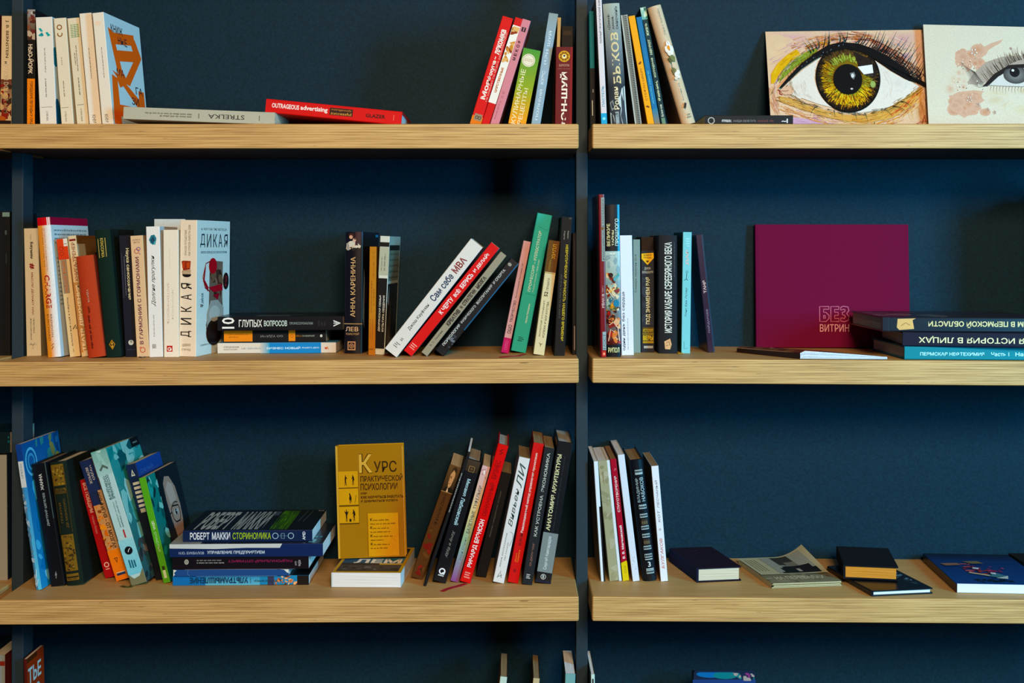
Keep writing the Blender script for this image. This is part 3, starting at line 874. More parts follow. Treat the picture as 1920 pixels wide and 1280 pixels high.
B('thick paperback with a hiking boot cover and tall black spine title', 2, (338, 412.8), (335.8, 666.5), 33, ('efddc4', 'dfe6dd', 'dcc8ac'), d=0.075, W=0.14, yaw=9, group=G, mat=M_GLOSS, z=(85, 1041),
  dec={'S': [('t', 'ОПАСНОЕ ПУТЕШЕСТВИЕ', .28, 335, .40, 155, 90, '6a5848'), ('t', 'КАК СПОСОБ ОБРЕСТИ СЕБЯ', .50, 335, .62, 120, 90, '5a4838'), ('pg', [(.1, 375), (.2, 370), (.65, 372), (.62, 430), (.2, 440)], '9a3420'), ('pg', [(.18, 380), (.3, 372), (.28, 425), (.14, 420)], 'c04428'), ('pg', [(.4, 385), (.6, 380), (.58, 420), (.42, 424)], 'c8502c'),
  ('pg', [(.12, 440), (.66, 432), (.64, 470), (.16, 472)], 'b89878'), ('e', .42, 470, .26, 16, '1c1412'), ('r', .2, 465, .64, 445, 'c0a888')] +
  [('t', ch, .08, y1, .72, y0, 90, '1a1614') for ch, y0, y1 in (('Я', 527, 570), ('А', 605, 645), ('К', 690, 728), ('И', 772, 818), ('Д', 862, 905))] + [('t', 'ШЕРИЛ', .2, 970, .68, 952, 0, '7a6450'), ('t', 'СТРЭЙД', .16, 1003, .68, 983, 0, '7a6450')],
  'R': [('t', '#1 NEW YORK TIMES BESTSELLER', .12, .925, .9, .945, 0, '4a5a5c')] + [('t', ch, u0, .80, u1, .90, 0, '16323c') for ch, u0, u1 in (('Д', .10, .24), ('И', .29, .42), ('К', .48, .60), ('А', .64, .76), ('Я', .81, .93))] + [('r', .12, .755, .9, .770, '6a7a7c'), ('w', .14, .756, .88, .769, 0, 'dfe6dd', 70),
  ('pg', [(.36, .30), (.38, .68), (.44, .70), (.78, .69), (.77, .42), (.80, .30), (.74, .14), (.5, .08), (.36, .12), (.28, .22)], '7a6658'), ('blobs', .38, .42, .77, .68, 26, BOOT, 6, .1, .3), ('e', .47, .66, .12, .06, 'c01828'), ('pg', [(.22, .64), (.26, .66), (.22, .56), (.34, .50), (.32, .47), (.18, .55)], 'b01626'),
  ('ln', [(.42, .70), (.26, .68), (.17, .58), (.24, .50), (.38, .47)], 1.6, 'a01424'), ('pg', [(.34, .50), (.76, .52), (.77, .47), (.5, .46)], 'b81c2a'), ('pg', [(.48, .44), (.66, .45), (.62, .40)], 'a8182a'),
  ('pg', [(.30, .30), (.40, .40), (.62, .40), (.80, .34), (.80, .26), (.3, .2)], 'b0a89c'), ('e', .52, .16, .24, .10, '1a1214'), ('e', .52, .30, .16, .06, 'c8c0b4'), ('pg', [(.28, .20), (.34, .12), (.72, .10), (.80, .26), (.6, .2)], '2a1a1a'),
  ('e', .87, .54, .09, .065, '1a1416'), ('t', 'LP', .84, .50, .90, .58, 0, 'b03038'), ('t', 'КНИГА', .13, .36, .19, .46, 270, '3a5a60'), ('t', 'II', .11, .36, .16, .38, 0, '3a5a60'), ('t', 'ШЕРИЛ СТРЭЙД', .12, .07, .6, .085, 0, '33484c')]})

G = 'flat stack on the middle left board'
TOPB = {}


def onstack(z):
    return z + 0.0003


q = shelfpt(2, 408, 663.4)
s = (CAMD + q.y) / F
z0 = q.z
flat('white and blue paperback at the bottom of the low stack of three', 'SL', q, (19.6 * s, .122, 222 * s), ('ded4c4', '4a8ab0', '4a8ab0'), group=G,
     dec={'S': [('r', 0, .36, 1, .44, 'd0c8bc', '38a0c0'), ('r', 0, .44, 1, .874, '1f86c4'), ('t', 'АНАТОМИЯ', .55, .05, .68, .165, 90, '5a5450'), ('t', 'УПРАВЛЕНИЯ', .32, .05, .46, .18, 90, '4a4440'), ('t', 'А.Ю. ЗЕРНОВОЙ', .42, .20, .60, .365, 90, '6a94a8'), ('t', 'БИЗНЕСЛЫ НОВЫЕ', .38, .415, .62, .70, 90, 'd8ecf4', .02) if 0 else ('t', 'БИЗНЕС НОВЫЙ', .36, .415, .62, .70, 90, 'd8ecf4', .02), ('t', 'ВАШЕГО ДЕЛА', .42, .715, .58, .86, 90, 'd8ecf4', .01),
     ('pg', [(.5, .90), (.7, .92), (.42, .925)], 'c8502c'), ('pg', [(.45, .915), (.68, .94), (.4, .93)], 'd87a4c')]})
z1 = q.z + 19.6 * s
q2 = px(420, 640, q.y + .012)
q2.z = z1 + .0003
s2 = (CAMD + q2.y) / F
flat('black paperback with two orange panels in the middle of the low stack', 'SR', q2, (22.5 * s2, .11, 191 * s2), ('151313', '121111'), group=G,
     dec={'S': [('r', .06, .72, .96, 1, 'f08c1c'), ('t', 'ЭКСПЕРИМЕНТ НАД', .62, .76, .74, .95, 90, '4a2a10'), ('t', 'СОБОЙ', .36, .86, .48, .95, 90, '3a200c'), ('t', 'GO УДАЧИ', .40, .42, .62, .64, 90, '8a8a86'), ('r', .08, .30, .98, .365, 'f08c1c'), ('ring', .5, .333, .14, .3, 'b05c10'), ('t', 'СТУДИЯ', .44, .235, .58, .295, 90, 'c87a2c'), ('t', 'ДУШЕВНО', .44, .11, .58, .23, 90, 'a8b09c'), ('e', .5, .045, .12, .012, 'd0d0c8')]})
z2 = z1 + 22.8 * s2
q3 = px(408, 617, q.y - .006)
q3.z = z2 + .0006
s3 = (CAMD + q3.y) / F
flat('black paperback with white lettering on top of the low stack', 'SL', q3, (26 * s3, .13, 235 * s3), ('16151a', '131318', '15151b'), group=G, mat=M_GLOSS,
     dec={'S': [('t', '10', .05, .035, .85, .135, 180, 'f0ede4', .01), ('t', 'ГЛУПЫХ', .22, .17, .74, .355, 90, 'ece9e0', .01), ('t', 'ВОПРОСОВ', .28, .37, .70, .555, 90, 'c8d4c8', .02), ('t', 'ПРОФЕССИОНАЛАМ', .40, .575, .60, .76, 90, '8a948c', .01), ('w', .3, .80, .7, .90, 90, '2a2a2c', 72), ('pg', [(.28, .925), (.5, .985), (.75, .925), (.66, .925), (.5, .965), (.38, .925)], 'e0ddd4'), ('r', .47, .925, .53, .955, 'e0ddd4')],
     'L': [('pg', [(.5, .3), (.7, .25), (.75, .6), (.6, .7)], '3a4448'), ('pg', [(.75, .3), (.9, .28), (.92, .58), (.8, .55)], '6a7a7c')]})

G = 'three upright books in the middle of the middle left board'
B('thick navy hardcover with a painted couple at the top of its spine', 2, (647, 435), (645, 663.2), 34.5, ('161628', '10121c'), b=662.5, W=0.14, yaw=5, hard=True, bulge=.003, mat=M_GLOSS, group=G, z=(115, 1158),
  dec={'S': [('r', .94, 1158, 1, 115, '1a4a6a'), ('r', .6, 230, .9, 115, '3a1a22'), ('e', .38, 150, .15, 26, '4a2a20'), ('e', .36, 160, .1, 16, 'd8a888'), ('pg', [(.12, 215), (.3, 195), (.55, 190), (.75, 215), (.9, 235), (.85, 255), (.5, 250), (.2, 275), (.08, 260)], 'd8ccb8'), ('e', .55, 185, .09, 16, 'd8b098'), ('e', .6, 172, .08, 10, '4a2a20'), ('pg', [(.1, 215), (.22, 205), (.3, 270), (.12, 272)], 'a8a8a0'), ('pg', [(.3, 245), (.8, 250), (.5, 285)], '10101c'),
  ('t', 'АННА КАРЕНИНА', .36, 845, .62, 330, 90, 'd8c4a0', .01), ('r', .0, 908, 1, 900, 'a89878'), ('t', 'ЛЕВ', .1, 968, .8, 930, 0, 'd8c0a0', .01), ('t', 'ТОЛСТОЙ', .1, 1000, .84, 978, 0, 'b89c78', .02), ('r', .22, 1130, .66, 1055, 'c8a080'), ('r', .28, 1120, .60, 1065, '161628'), ('ring', .44, 1093, .13, .3, 'c8a080'), ('ring', .44, 1093, .05, .6, 'c8a080')],
  'R': [('r', .78, .96, .95, .98, '1f8ab0'), ('pg', [(.0, .3), (.06, .7), (.12, .6), (.1, .2)], '8aa8b8'), ('pg', [(.1, .4), (.3, .75), (.4, .4)], '4a2418')]})
B('ochre paperback squeezed between navy and cream jackets', 2, (693, 462.5), (690.5, 660), 13, ('bd7a20', '8a5414'), d=.083, W=0.13, yaw=0, group=G, z=(238, 1140),
  dec={'S': [('t', 'Возвращение', .26, 790, .46, 520, 90, '8a5210', 0, .2), ('t', 'к себе', .6, 730, .78, 590, 90, '8a5210', 0, .2), ('t', 'Зоя П.', .55, 500, .7, 270, 90, '9a6018', 0, .2), ('w', .2, 1000, .34, 840, 90, '9a6018', 74), ('w', .5, 1010, .62, 840, 90, '9a6018', 75), ('w', .1, 1098, .9, 1085, 0, '6a4010', 76)]})
B('cream and black jacketed book with vertical white title, pressed by leaning books', 2, (713, 442.4), (703, 661.5), 18, ('d4d4c4', 'b8bcae', 'c8c8b8'), d=.085, W=0.11, yaw=4, group=G, z=(148, 1150), mat=M_GLOSS,
  dec={'S': [('r', 0, 238, 1, 200, '1c1a18'), ('r', 0, 480, 1, 240, 'b5b59c'), ('w', .2, 440, .34, 330, 90, '7a7a68', 77), ('w', .5, 440, .66, 300, 90, '6a6a58', 78), ('r', .0, 1100, .95, 505, '1a1716'), ('t', 'ДВОРЯНСКАЯ СЕМЬЯ', .2, 955, .42, 650, 90, 'e0dccc', .01), ('t', 'КУЛЬТУРА ОБЩЕНИЯ', .58, 955, .82, 650, 90, 'e0dccc', .01), ('r', 0, 1110, 1, 1100, 'c8c8b8')],
  'R': [('r', .04, .88, .96, .925, '1c1a18'), ('r', .04, .62, .94, .88, '7c8270'), ('r', .02, .02, .92, .595, '1c1512')] + [('w', .1, .84 - .05 * k, .9, .86 - .05 * k, 0, '5c6252', 80 + k) for k in range(5)] + [('pg', [(.1, .1), (.3, .5), (.4, .3), (.35, .05)], '4a3420'), ('pg', [(.5, .15), (.6, .55), (.8, .3)], '2a1c14'), ('pg', [(.05, .45), (.14, .58), (.18, .4)], '9aa8a8')]})
shelf_ribbon(BOOKS[-1][3], 2, [(716, 661), (724, 666), (735, 667.5), (746, 664.5)], 'a01c28', 6)

G = 'four books leaning far to the right on the middle left board'
B('steeply leaning white paperback with dark blue and red title', 2, (883, 447), (724.5, 649), 28, ('dcd5cb', 'bcc8d0', 'c8c2b8'), d=.035, W=0.13, group=G, z=(0, 100),
  dec={'S': [('t', 'Джош Кауфман', .30, 84, .58, 50, 90, '2a3a42', .01) if 0 else ('t', 'Джош Кауфман', .36, 79, .64, 56, 90, '34424a', .01), ('t', 'Сам себе', .24, 52, .72, 29, 90, '1c3a58', .02), ('t', 'МВА', .24, 26.5, .72, 14, 90, '8a2a2c', .02), ('r', .3, 94.5, .62, 94, '6a6a66'), ('r', .3, 93, .54, 92.5, '6a6a66'), ('r', .34, 91.7, .68, 91.2, '6a6a66'), ('w', .4, 88.5, .62, 86.5, 90, '8a8a86', 90)]})
B('steeply leaning red paperback with white lettering', 2, (921.4, 454), (759, 653.8), 19, ('d9201c', 'cfd8dc', 'c01c18'), d=.05, W=0.13, group=G, z=(0, 100),
  dec={'S': [('t', 'К ЧЕРТУ', .26, 63, .72, 49, 90, 'f4e8e0', .02), ('t', 'ВСЁ!', .26, 47, .72, 41, 90, 'f4e8e0', .02), ('t', 'БЕРИСЬ', .26, 39, .72, 26.5, 90, 'f4e8e0', .02), ('t', 'И ДЕЛАЙ!', .26, 24.5, .72, 8, 90, 'f4e8e0', .02), ('r', .2, 95.5, .8, 95, 'f0b0a0'), ('r', .2, 94, .7, 93.4, 'f0b0a0'), ('r', .2, 92.4, .8, 91.8, 'f0b0a0')]})
B('steeply leaning grey-beige paperback with worn black title', 2, (938.7, 471.6), (794, 655), 13.6, ('9a907a', '4a4a48', '6a6458'), d=.05, W=0.12, group=G, z=(0, 100),
  dec={'S': [('t', 'В. С. Аверин', .3, 92, .62, 77, 90, '4a463c'), ('t', 'КРЕАТИВ', .2, 71, .8, 56, 90, '3a362f', .05), ('t', 'И', .25, 54, .75, 52.5, 90, '3a362f', .05), ('t', 'СТРАТЕГИИ', .2, 51, .8, 36, 90, '3a362f', .05), ('t', 'МОЗГА', .2, 34, .8, 23, 90, '3a362f', .05)]})
B('steeply leaning black hardcover with light title and blue board edge', 2, (957.5, 483), (817.5, 654.5), 19.5, ('1a1b20', '155a80', '141519', '15507a'), d=.05, W=0.12, hard=True, mat=M_GLOSS, group=G, z=(0, 100),
  dec={'S': [('t', 'ПСИХОЛОГИЯ', .16, 93, .42, 71, 90, 'd8d8cc', .01), ('t', 'ФИЗИЧЕСКОГО', .16, 69, .42, 50, 90, 'c8c8bc', .01), ('t', 'ВОСПИТАНИЯ', .16, 48, .42, 28, 90, 'c8c8bc', .01), ('t', 'И СПОРТА', .16, 26, .42, 11, 90, 'd0d0c4', .01), ('blobs', .45, 99, .95, 80, 10, ['3a4048', '0d0d10', '6a7078'], 9, .1, .3), ('r', .9, 72, 1, 0, '1a6088'), ('e', .35, 5, .2, 1.4, '9a968a')]})

G = 'upright books at the right end of the middle left board'
B('slim dusty pink paperback with magenta foot', 2, (981.7, 451), (939.3, 662), 14, ('cf9a94', 'a87670', 'b08480'), b=663, W=0.13, group=G, z=(268, 1062),
  dec={'S': [('r', 0, 1062, 1, 955, 'c01e58'), ('t', 'ТВОРЧЕСТВО', .3, 845, .66, 690, 90, '4a2c30', .01), ('t', 'ОШО', .25, 925, .75, 862, 90, '3a2428', .01), ('t', 'Высвобождение внутренних сил', .4, 670, .62, 425, 90, '5a3438'), ('t', 'ОШО', .3, 1040, .7, 975, 270, 'd85a88')]})
B('tall turquoise hardcover with white title', 2, (1007.7, 399), (957.2, 661), 28.3, ('45b8aa', '1c7a70', '2a9a8a'), b=662, W=0.14, hard=True, group=G, z=(72, 1060),
  dec={'S': [('t', 'ПРОФЕССИЯ –', .33, 628, .53, 415, 90, 'd8f2e8', .01), ('t', 'ИЛЛЮСТРАТОР', .33, 405, .53, 195, 90, 'd8f2e8', .01), ('t', 'Учимся мыслить творчески', .64, 630, .76, 395, 90, 'c0e8dc', .01), ('t', 'Натали Ратковски', .56, 852, .68, 715, 90, 'e0f4ec', .01), ('r', .28, 985, .6, 978, '1c6a62'), ('r', .34, 972, .7, 966, '1c6a62'), ('r', .3, 960, .62, 955, '1c6a62'), ('ln', [(.2, 645), (.85, 650), (.95, 635)], .5, '1f8a7a'), ('ln', [(.25, 165), (.85, 182), (.92, 170)], .5, '1f8a7a')]})
shelf_ribbon(BOOKS[-1][3], 2, [(984, 664.5), (970, 668), (955, 668.6), (938, 670.5)], 'b01c26', 6)
B('cream paperback with brown top block beside the turquoise one', 2, (1030, 450), (1000.5, 660), 20.3, ('d8c79c', 'a8946a', 'b8a67c'), d=.055, W=0.13, group=G, z=(265, 1058),
  dec={'S': [('r', 0, 485, 1, 265, '6a4214'), ('t', 'ХИЛЛ', .42, 392, .76, 290, 90, 'c89a3c', .01), ('t', 'НАПОЛЕОН', .30, 475, .42, 400, 90, 'b08a38'), ('r', 0, 494, 1, 489, 'b08c40'), ('t', '52', .22, 655, .56, 620, 90, '3a3020', .02), ('t', 'ПРАВИЛА', .36, 612, .56, 525, 90, '4a3e28'), ('t', 'ЗОЛОТОЙ СТАНДАРТ', .24, 935, .42, 682, 90, '4a3e28', .01), ('t', 'УСПЕХА И БОГАТСТВА', .60, 940, .78, 686, 90, '4a3e28', .01), ('ln', [(.4, 975), (.55, 990), (.7, 978)], .7, '4a3e28'), ('ln', [(.55, 980), (.55, 1000)], .7, '4a3e28')]})
B('tall black paperback with yellow title near the middle post', 2, (1053, 406.6), (1039, 664), 20, ('15110f', '110e0d'), d=.045, W=0.13, group=G, z=(98, 1070),
  dec={'S': [('t', 'Карен', .62, 250, .76, 195, 270, 'b0a890'), ('t', 'Хорни', .28, 255, .42, 195, 270, 'b0a890'), ('t', 'НЕВРОТИЧЕСКАЯ ЛИЧНОСТЬ', .54, 690, .78, 292, 270, 'd8b848', .01), ('t', 'НАШЕГО ВРЕМЕНИ', .54, 965, .78, 703, 270, 'd8b848', .01), ('w', .22, 810, .38, 500, 270, '4a443c', 92), ('r', .7, 112, .95, 100, '4a443c')]})
B('thin black book squeezed against the middle post', 2, (1073.5, 437), (1073, 662), 6.5, ('191514', '141110'), d=.06, W=0.12, group=G, z=(437, 664), dec={'S': [('r', .5, 655, .8, 610, '8a7a70'), ('w', .4, 560, .7, 450, 90, '3a3230', 93)]})

# ------------------------------------------------------------------ middle row, right board
G = 'upright books at the left of the middle right board'
B('tall slim dark red hardcover next to the middle post', 2, (1122, 364.5), (1126, 670), 11, ('7a1520', '3a0c12', '5c1018'), b=670, W=0.16, hard=True, mat=M_GLOSS, group=G, z=(50, 1170),
  dec={'S': [('r', .45, 510, 1, 72, '8a9a98'), ('t', 'РОССИЙСКАЯ МОЗАИКА', .55, 500, .9, 80, 90, '2a1418'), ('e', .6, 285, .25, 10, '7a5a3a'), ('t', 'ИВАН III', .35, 830, .75, 735, 90, 'e0c8c0', .01), ('t', 'ТОМ 1', .4, 725, .7, 680, 90, 'c8a8a0'), ('r', .4, 1120, 1, 995, '9ab0b0'), ('t', 'МОСТ', .5, 1112, .92, 1010, 90, '3a2428'), ('r', .3, 1165, .95, 1125, 'c03028'), ('e', .62, 1146, .2, 10, 'e89a80')],
  'L': [('e', .72, .85, .05, .03, '2a3a5a'), ('e', .7, .78, .02, .02, '1a2030')]})
ART = ['c8862c', '8a2c1c', '2a6a7a', '9ab0a0', 'd8c8a0', '5a1c18', 'e0a040', '4a5a3a', 'b03020', 'e8dcc0']
B('thick black hardcover with colourful battle painting on its lower spine', 2, (1133.5, 384), (1137, 669.5), 27.5, ('14141a', '14607c', '121218', '14607c'), b=669, W=0.15, hard=True, bulge=.002, mat=M_GLOSS, group=G, z=(118, 1170),
  dec={'S': [('r', .84, 440, 1, 118, '1a7a94'), ('t', 'ВЕЛИКИЕ', .12, 405, .34, 250, 90, 'e8dca0', .01), ('t', 'ТАЙНЫ', .42, 402, .60, 295, 90, 'e0d8a8', .01), ('t', 'ПРОШЛОГО', .68, 402, .92, 215, 90, 'd8e4d0', .01), ('r', 0, 1085, 1, 440, '5a1a18', '9ab8b4'), ('r', 0, 640, 1, 440, '9aa898', 'b0c4bc'), ('blobs', .02, 640, .98, 450, 8, ['c8ccb8', '8aa0a0', 'b0bcb0'], 3, .15, .3),
  ('blobs', .03, 850, .97, 590, 40, ART, 12, .07, .2), ('blobs', .03, 1080, .97, 850, 34, ['8a1c18', 'b02c20', '5a1414', 'd87a40', '3a1010', 'e0a878'], 13, .08, .22),
  ('ln', [(.1, 700), (.5, 760), (.7, 740)], 1, 'e8dcc0'), ('ln', [(.2, 950), (.5, 930), (.8, 970), (.9, 1060)], 1.2, 'efc8a8'), ('ln', [(.15, 1060), (.3, 980), (.6, 1000)], 1.2, 'efc8a8'), ('e', .36, 605, .15, 16, '2a1c16'), ('pg', [(.5, 630), (.9, 590), (.95, 610), (.6, 650)], '5aa0a0'), ('e', .7, 800, .2, 25, '2a7a94'), ('t', 'РИПОЛ', .12, 1140, .88, 1105, 0, 'e8e4a8', .01)]})
B('plain white paperback with small dark upright title', 2, (1162, 441.5), (1165.5, 665), 23, ('dfe0e6', 'c8d4dc'), b=666, W=0.13, group=G, z=(333, 1152),
  dec={'S': [('t', 'один день без сердца', .08, 1120, .36, 720, 90, '23262a', .01), ('w', .5, 1115, .58, 900, 90, '8a8e94', 95)]})
B('slim grey-green booklet next to the white one', 2, (1187, 449), (1188.2, 661), 13, ('7f8f86', '5a6a64', '8a9a90'), b=661.5, W=0.12, group=G, z=(362, 1138),
  dec={'S': [('t', 'Словарь перемен 2014', .2, 725, .55, 465, 90, '33403c')]})
B('tall dark brown book behind the black one with yellow shield', 2, (1202, 444.5), (1203, 660), 24, ('2a1a14', '2e1c14', '1f1410'), d=.159, W=0.088, group=G)
B('black paperback with yellow shield and upright cream title', 2, (1201.8, 470), (1202.3, 659.5), 24.5, ('26262c', '3a1f16'), b=660.5, W=0.04, yaw=0, group=G, z=(440, 1132),
  dec={'S': [('pg', [(.04, 460), (.96, 455), (.98, 490), (.5, 538), (.04, 495)], 'efb41c'), ('t', 'КНИГИ', .2, 478, .8, 464, 0, '3a2a08', .02), ('t', 'ПРАВДА', .18, 495, .82, 483, 0, '3a2a08', .02), ('pg', [(.36, 508), (.64, 508), (.5, 524)], '3a2a08'), ('t', 'ДЖОН', .26, 572, .72, 552, 0, 'c8c4b4'), ('t', 'КРАКАУЭР', .1, 596, .92, 578, 0, 'c8c4b4'), ('blobs', .05, 950, .95, 610, 14, ['2e3038', '1c1c22', '34363e'], 4, .1, .3),
  ('t', 'ПОД ЗНАМЕНЕМ РАЯ', .36, 940, .72, 622, 90, 'e8dca8', .01), ('r', .12, 1072, .96, 962, '5a4a1c'), ('t', 'ИСТОРИЯ', .14, 996, .9, 972, 0, 'c8a438', .01), ('t', 'НАСИЛЬСТВЕННОЙ', .1, 1012, .94, 1000, 0, 'c8a438'), ('t', 'ВЕРЫ', .14, 1050, .92, 1018, 0, 'e0b840', .02), ('r', .12, 1070, .94, 1056, 'a88830'), ('r', .2, 1105, .9, 1088, 'a8a498')]})
B('wide black hardcover with long white old-style title', 2, (1234, 441.5), (1234.5, 661.5), 36, ('16161a', '101014'), b=662.5, W=0.13, yaw=0, hard=True, bulge=.002, group=G, z=(333, 1142),
  dec={'S': [('t', 'ИСТОРИЯ КАБАРЕ СЕРЕБРЯНОГО ВЕКА', .32, 1000, .70, 380, 90, 'e4e0d0', .015), ('w', .8, 620, .85, 380, 90, '5a5a58', 96), ('pg', [(.34, 1112), (.3, 1060), (.6, 1040), (.68, 1080), (.6, 1115)], 'd8a878'), ('ln', [(.4, 1070), (.55, 1060), (.6, 1090)], .6, '5a3020'), ('ln', [(.38, 1090), (.5, 1085)], .6, '5a3020')]})
shelf_ribbon(BOOKS[-1][3], 2, [(1246, 656.5), (1254, 657), (1264, 659), (1277, 663.5)], 'c8961c', 9)
B('pale turquoise paperback with pinkish title near the top', 2, (1280.5, 435), (1277.5, 661.5), 16.5, ('7fc4c6', '5a9aa0', '3f8086'), b=662.5, W=0.12, group=G, z=(309, 1140),
  dec={'S': [('t', 'ДАР', .36, 535, .74, 430, 90, 'd8b8a8', .02), ('ring', .52, 582, .14, .25, '2a4a54'), ('ln', [(.5, 592), (.46, 630), (.2, 640)], .9, '2a4a54'), ('ln', [(.46, 628), (.6, 640)], .9, '2a4a54'), ('t', 'Элит Ева Эстер', .36, 890, .62, 690, 90, '2f5a66', 0, .2), ('ln', [(.3, 1060), (.3, 1110), (.7, 1105)], .6, '4a8a90'), ('w', .3, 410, .8, 330, 90, '9ad4d4', 97)]})
B('dark purple paperback leaning left at the end of the row', 2, (1304.5, 441), (1327.5, 661.5), 13, ('2a1630', '20243c', '24122a'), b=661, W=0.10, group=G, z=(338, 1138), mat=M_GLOSS,
  dec={'S': [('r', .8, 1138, 1, 338, '1c3a54'), ('t', 'ТАНЯ', .3, 735, .7, 650, 90, 'd8b8b0', .02), ('t', 'ПАЙДАРОЕВ', .3, 1005, .68, 845, 90, '8a7a90', .01)]})

q = px(1418, 652, .225)
q.z = zs(2, q.x) + .0003
s = (CAMD + .225) / F
flat('large magenta landscape book standing face-out against the wall', 'FR', q, (.011, 288.5 * s, 231 * s), ('6e0a44', '720534', '58042c', '720534'), back=3, hard=True, mat=M_CLOTH, pages='white', group='books shown face-out',
     dec={'R': [('t', 'ВИТРИН', .415, .128, .605, .188, 0, 'e0a0a0'), ('r', .012, 0, .02, 1, '6a0830')] +
     [('ln', P, 1.1, 'd87888') for P in ([(.475, .332), (.415, .332), (.415, .21), (.455, .21), (.475, .235), (.475, .26), (.455, .285), (.44, .285), (.44, .31), (.475, .31), (.475, .332)], [(.44, .26), (.45, .26), (.452, .235), (.44, .235), (.44, .26)],
     [(.54, .332), (.487, .332), (.487, .21), (.54, .21), (.54, .235), (.512, .235), (.512, .26), (.535, .26), (.535, .285), (.512, .285), (.512, .308), (.54, .308), (.54, .332)],
     [(.552, .325), (.57, .335), (.6, .328), (.605, .3), (.59, .275), (.605, .25), (.6, .22), (.575, .208), (.55, .215), (.552, .24), (.575, .235), (.582, .25), (.575, .262), (.562, .265), (.562, .285), (.578, .29), (.58, .305), (.57, .31), (.552, .302), (.552, .325)])]})

G = 'stack of large books at the right end of the middle right board'
q = shelfpt(2, 1696, 677.4)
s = (CAMD + q.y) / F
flat('teal hardcover with white lettering at the bottom of the right stack', 'SL', q, (24.5 * s, .185, .235), ('12808a', '0f6a74', '0f6a74', '12707a'), hard=True, pages='grey', group=G,
     dec={'S': [('t', 'ПЕРМСКАЯ НЕФТЕХИМИЯ', .42, .10, .70, .51, 90, 'c8f0ec', .01), ('t', 'Часть 1', .40, .555, .70, .67, 90, 'c8f0ec', .01), ('t', 'Начало', .40, .71, .70, .865, 90, 'c8f0ec', .01)]})
z1 = q.z + 24.5 * s
q2 = px(1692.5, 650, q.y)
q2.z = z1 + .0003
flat('navy hardcover with cream upside-down lettering in the middle of the right stack', 'SR', q2, (26.5 * s, .18, .235), ('10112a', '101126', '101126', '10112a'), yaw=-5, hard=True, pages='grey', group=G,
     dec={'S': [('t', 'КАЯ ИСТОРИЯ В ЛИЦАХ', .26, .16, .74, .90, 90, 'ece0b0', .01)]})
z2 = z1 + 26.5 * s + .0006
q3 = px(1655, 620, q.y + .005)
q3.z = z2
flat('black hardcover with gold upside-down lettering on top of the right stack', 'SR', q3, (27.5 * s, .19, .25), ('1f2028', '2c2a38', '1c1c24', '1c1c24'), hard=True, pages='grey', mat=M_GLOSS, group=G,
     dec={'S': [('t', 'ИЗМ В ПЕРМСКОЙ ОБЛАСТИ', .28, .09, .74, .724, 90, 'e8d298', .02), ('pg', [(.12, .90), (.2, .81), (.8, .82), (.92, .80), (.88, .91), (.3, .915)], 'e0b070'), ('ln', [(.4, .89), (.62, .862), (.45, .835)], .8, '8a5a2a'), ('r', 0, .965, 1, .968, '33343e')],
     'R': [('blobs', 0, .55, 1, 1, 14, ['4a3040', '3a3a44', '5a5a58', '2a2430'], 5, .1, .3)]})

for k, (x, w, h) in enumerate(((.864, .022, .262), (.8875, .018, .25), (.907, .026, .27), (.9345, .024, .24))):
    c = ('1c2430', '2a1c1c', '20281f', '24202a')[k]
    o = root_empty('hardcover_book', ('dark blue', 'dark maroon', 'dark green', 'dark violet')[k] + ' tall upright hardcover at the far right end of the middle board', 'book', 'tall books at the far right end', Matrix.Translation((x, .03, zs(2, x + w) + .0006)))
    book_mesh(o, w, .17, h, (c,), None, True, 'cream', .002, M_CLOTH)
    BOOKS.append(('tall book', o.matrix_world.copy(), (w, .17, h), o))

# ------------------------------------------------------------------ bottom row in view, left board
G = 'left-leaning books at the left of the lower left board'
B('bright blue paperback with pale label strip, leftmost of the leaning group', 3, (29, 834), (67.7, 1101.6), 11, ('4f7f9c', '1c6aa8', '2a5a80'), d=.058, W=0.15, yaw=2, mat=M_GLOSS, group=G, z=(145, 1022),
  dec={'S': [('r', .4, 1022, 1, 145, '6ac8e8', '1c6ac0'), ('r', 0, 245, 1, 145, '1a3f86'), ('r', .02, 405, .9, 248, 'cfd0cc'), ('t', 'КЕШЬЮ', .25, 350, .6, 262, 270, '8a8f92', .01), ('blobs', 0, 1000, .5, 420, 16, ['8a9aa4', '5a7a94', '9fb0b8', '6a8498'], 4, .1, .3), ('ln', [(.1, 990), (.4, 930), (.5, 900)], 1, 'd8e8ec'), ('ln', [(.2, 1000), (.6, 960)], 1, 'd8e8ec')],
  'R': [('r', 0, 0, 1, 1, '3a9ad0', '1a5a9c'), ('blobs', .35, .5, 1, 1, 22, ['2a6a90', '3a8a90', '6a8a60', '1a4a80', '8a8a50'], 5, .08, .2), ('ring', .18, .86, .15, .18, '6ac0e0'), ('ring', .18, .86, .09, .3, '4aa0cc'), ('blobs', 0, 0, .4, .8, 12, ['5ac0e8', '2a80c0', '8ad8f0'], 6, .08, .2)]})
B('black hardcover with grey lettering next to the bright blue one', 3, (59, 871), (95, 1094), 27, ('121216', '17181c', '0e0e12'), d=.078, W=0.13, yaw=2, hard=True, pages='tan', mat=M_GLOSS, group=G, z=(262, 1000),
  dec={'S': [('t', 'ДМИТРИЙ ШЕПЕЛЕВ', .40, 640, .62, 440, 90, '9aa4a0', .01), ('t', 'ЖАННА', .38, 422, .60, 325, 90, 'dcd8cc', .015), ('ln', [(.45, 955), (.55, 925), (.42, 940), (.52, 915)], .9, '9a9a9a'), ('r', .92, 600, .98, 262, '4a5a58')]})
GLD = '7a5c22'
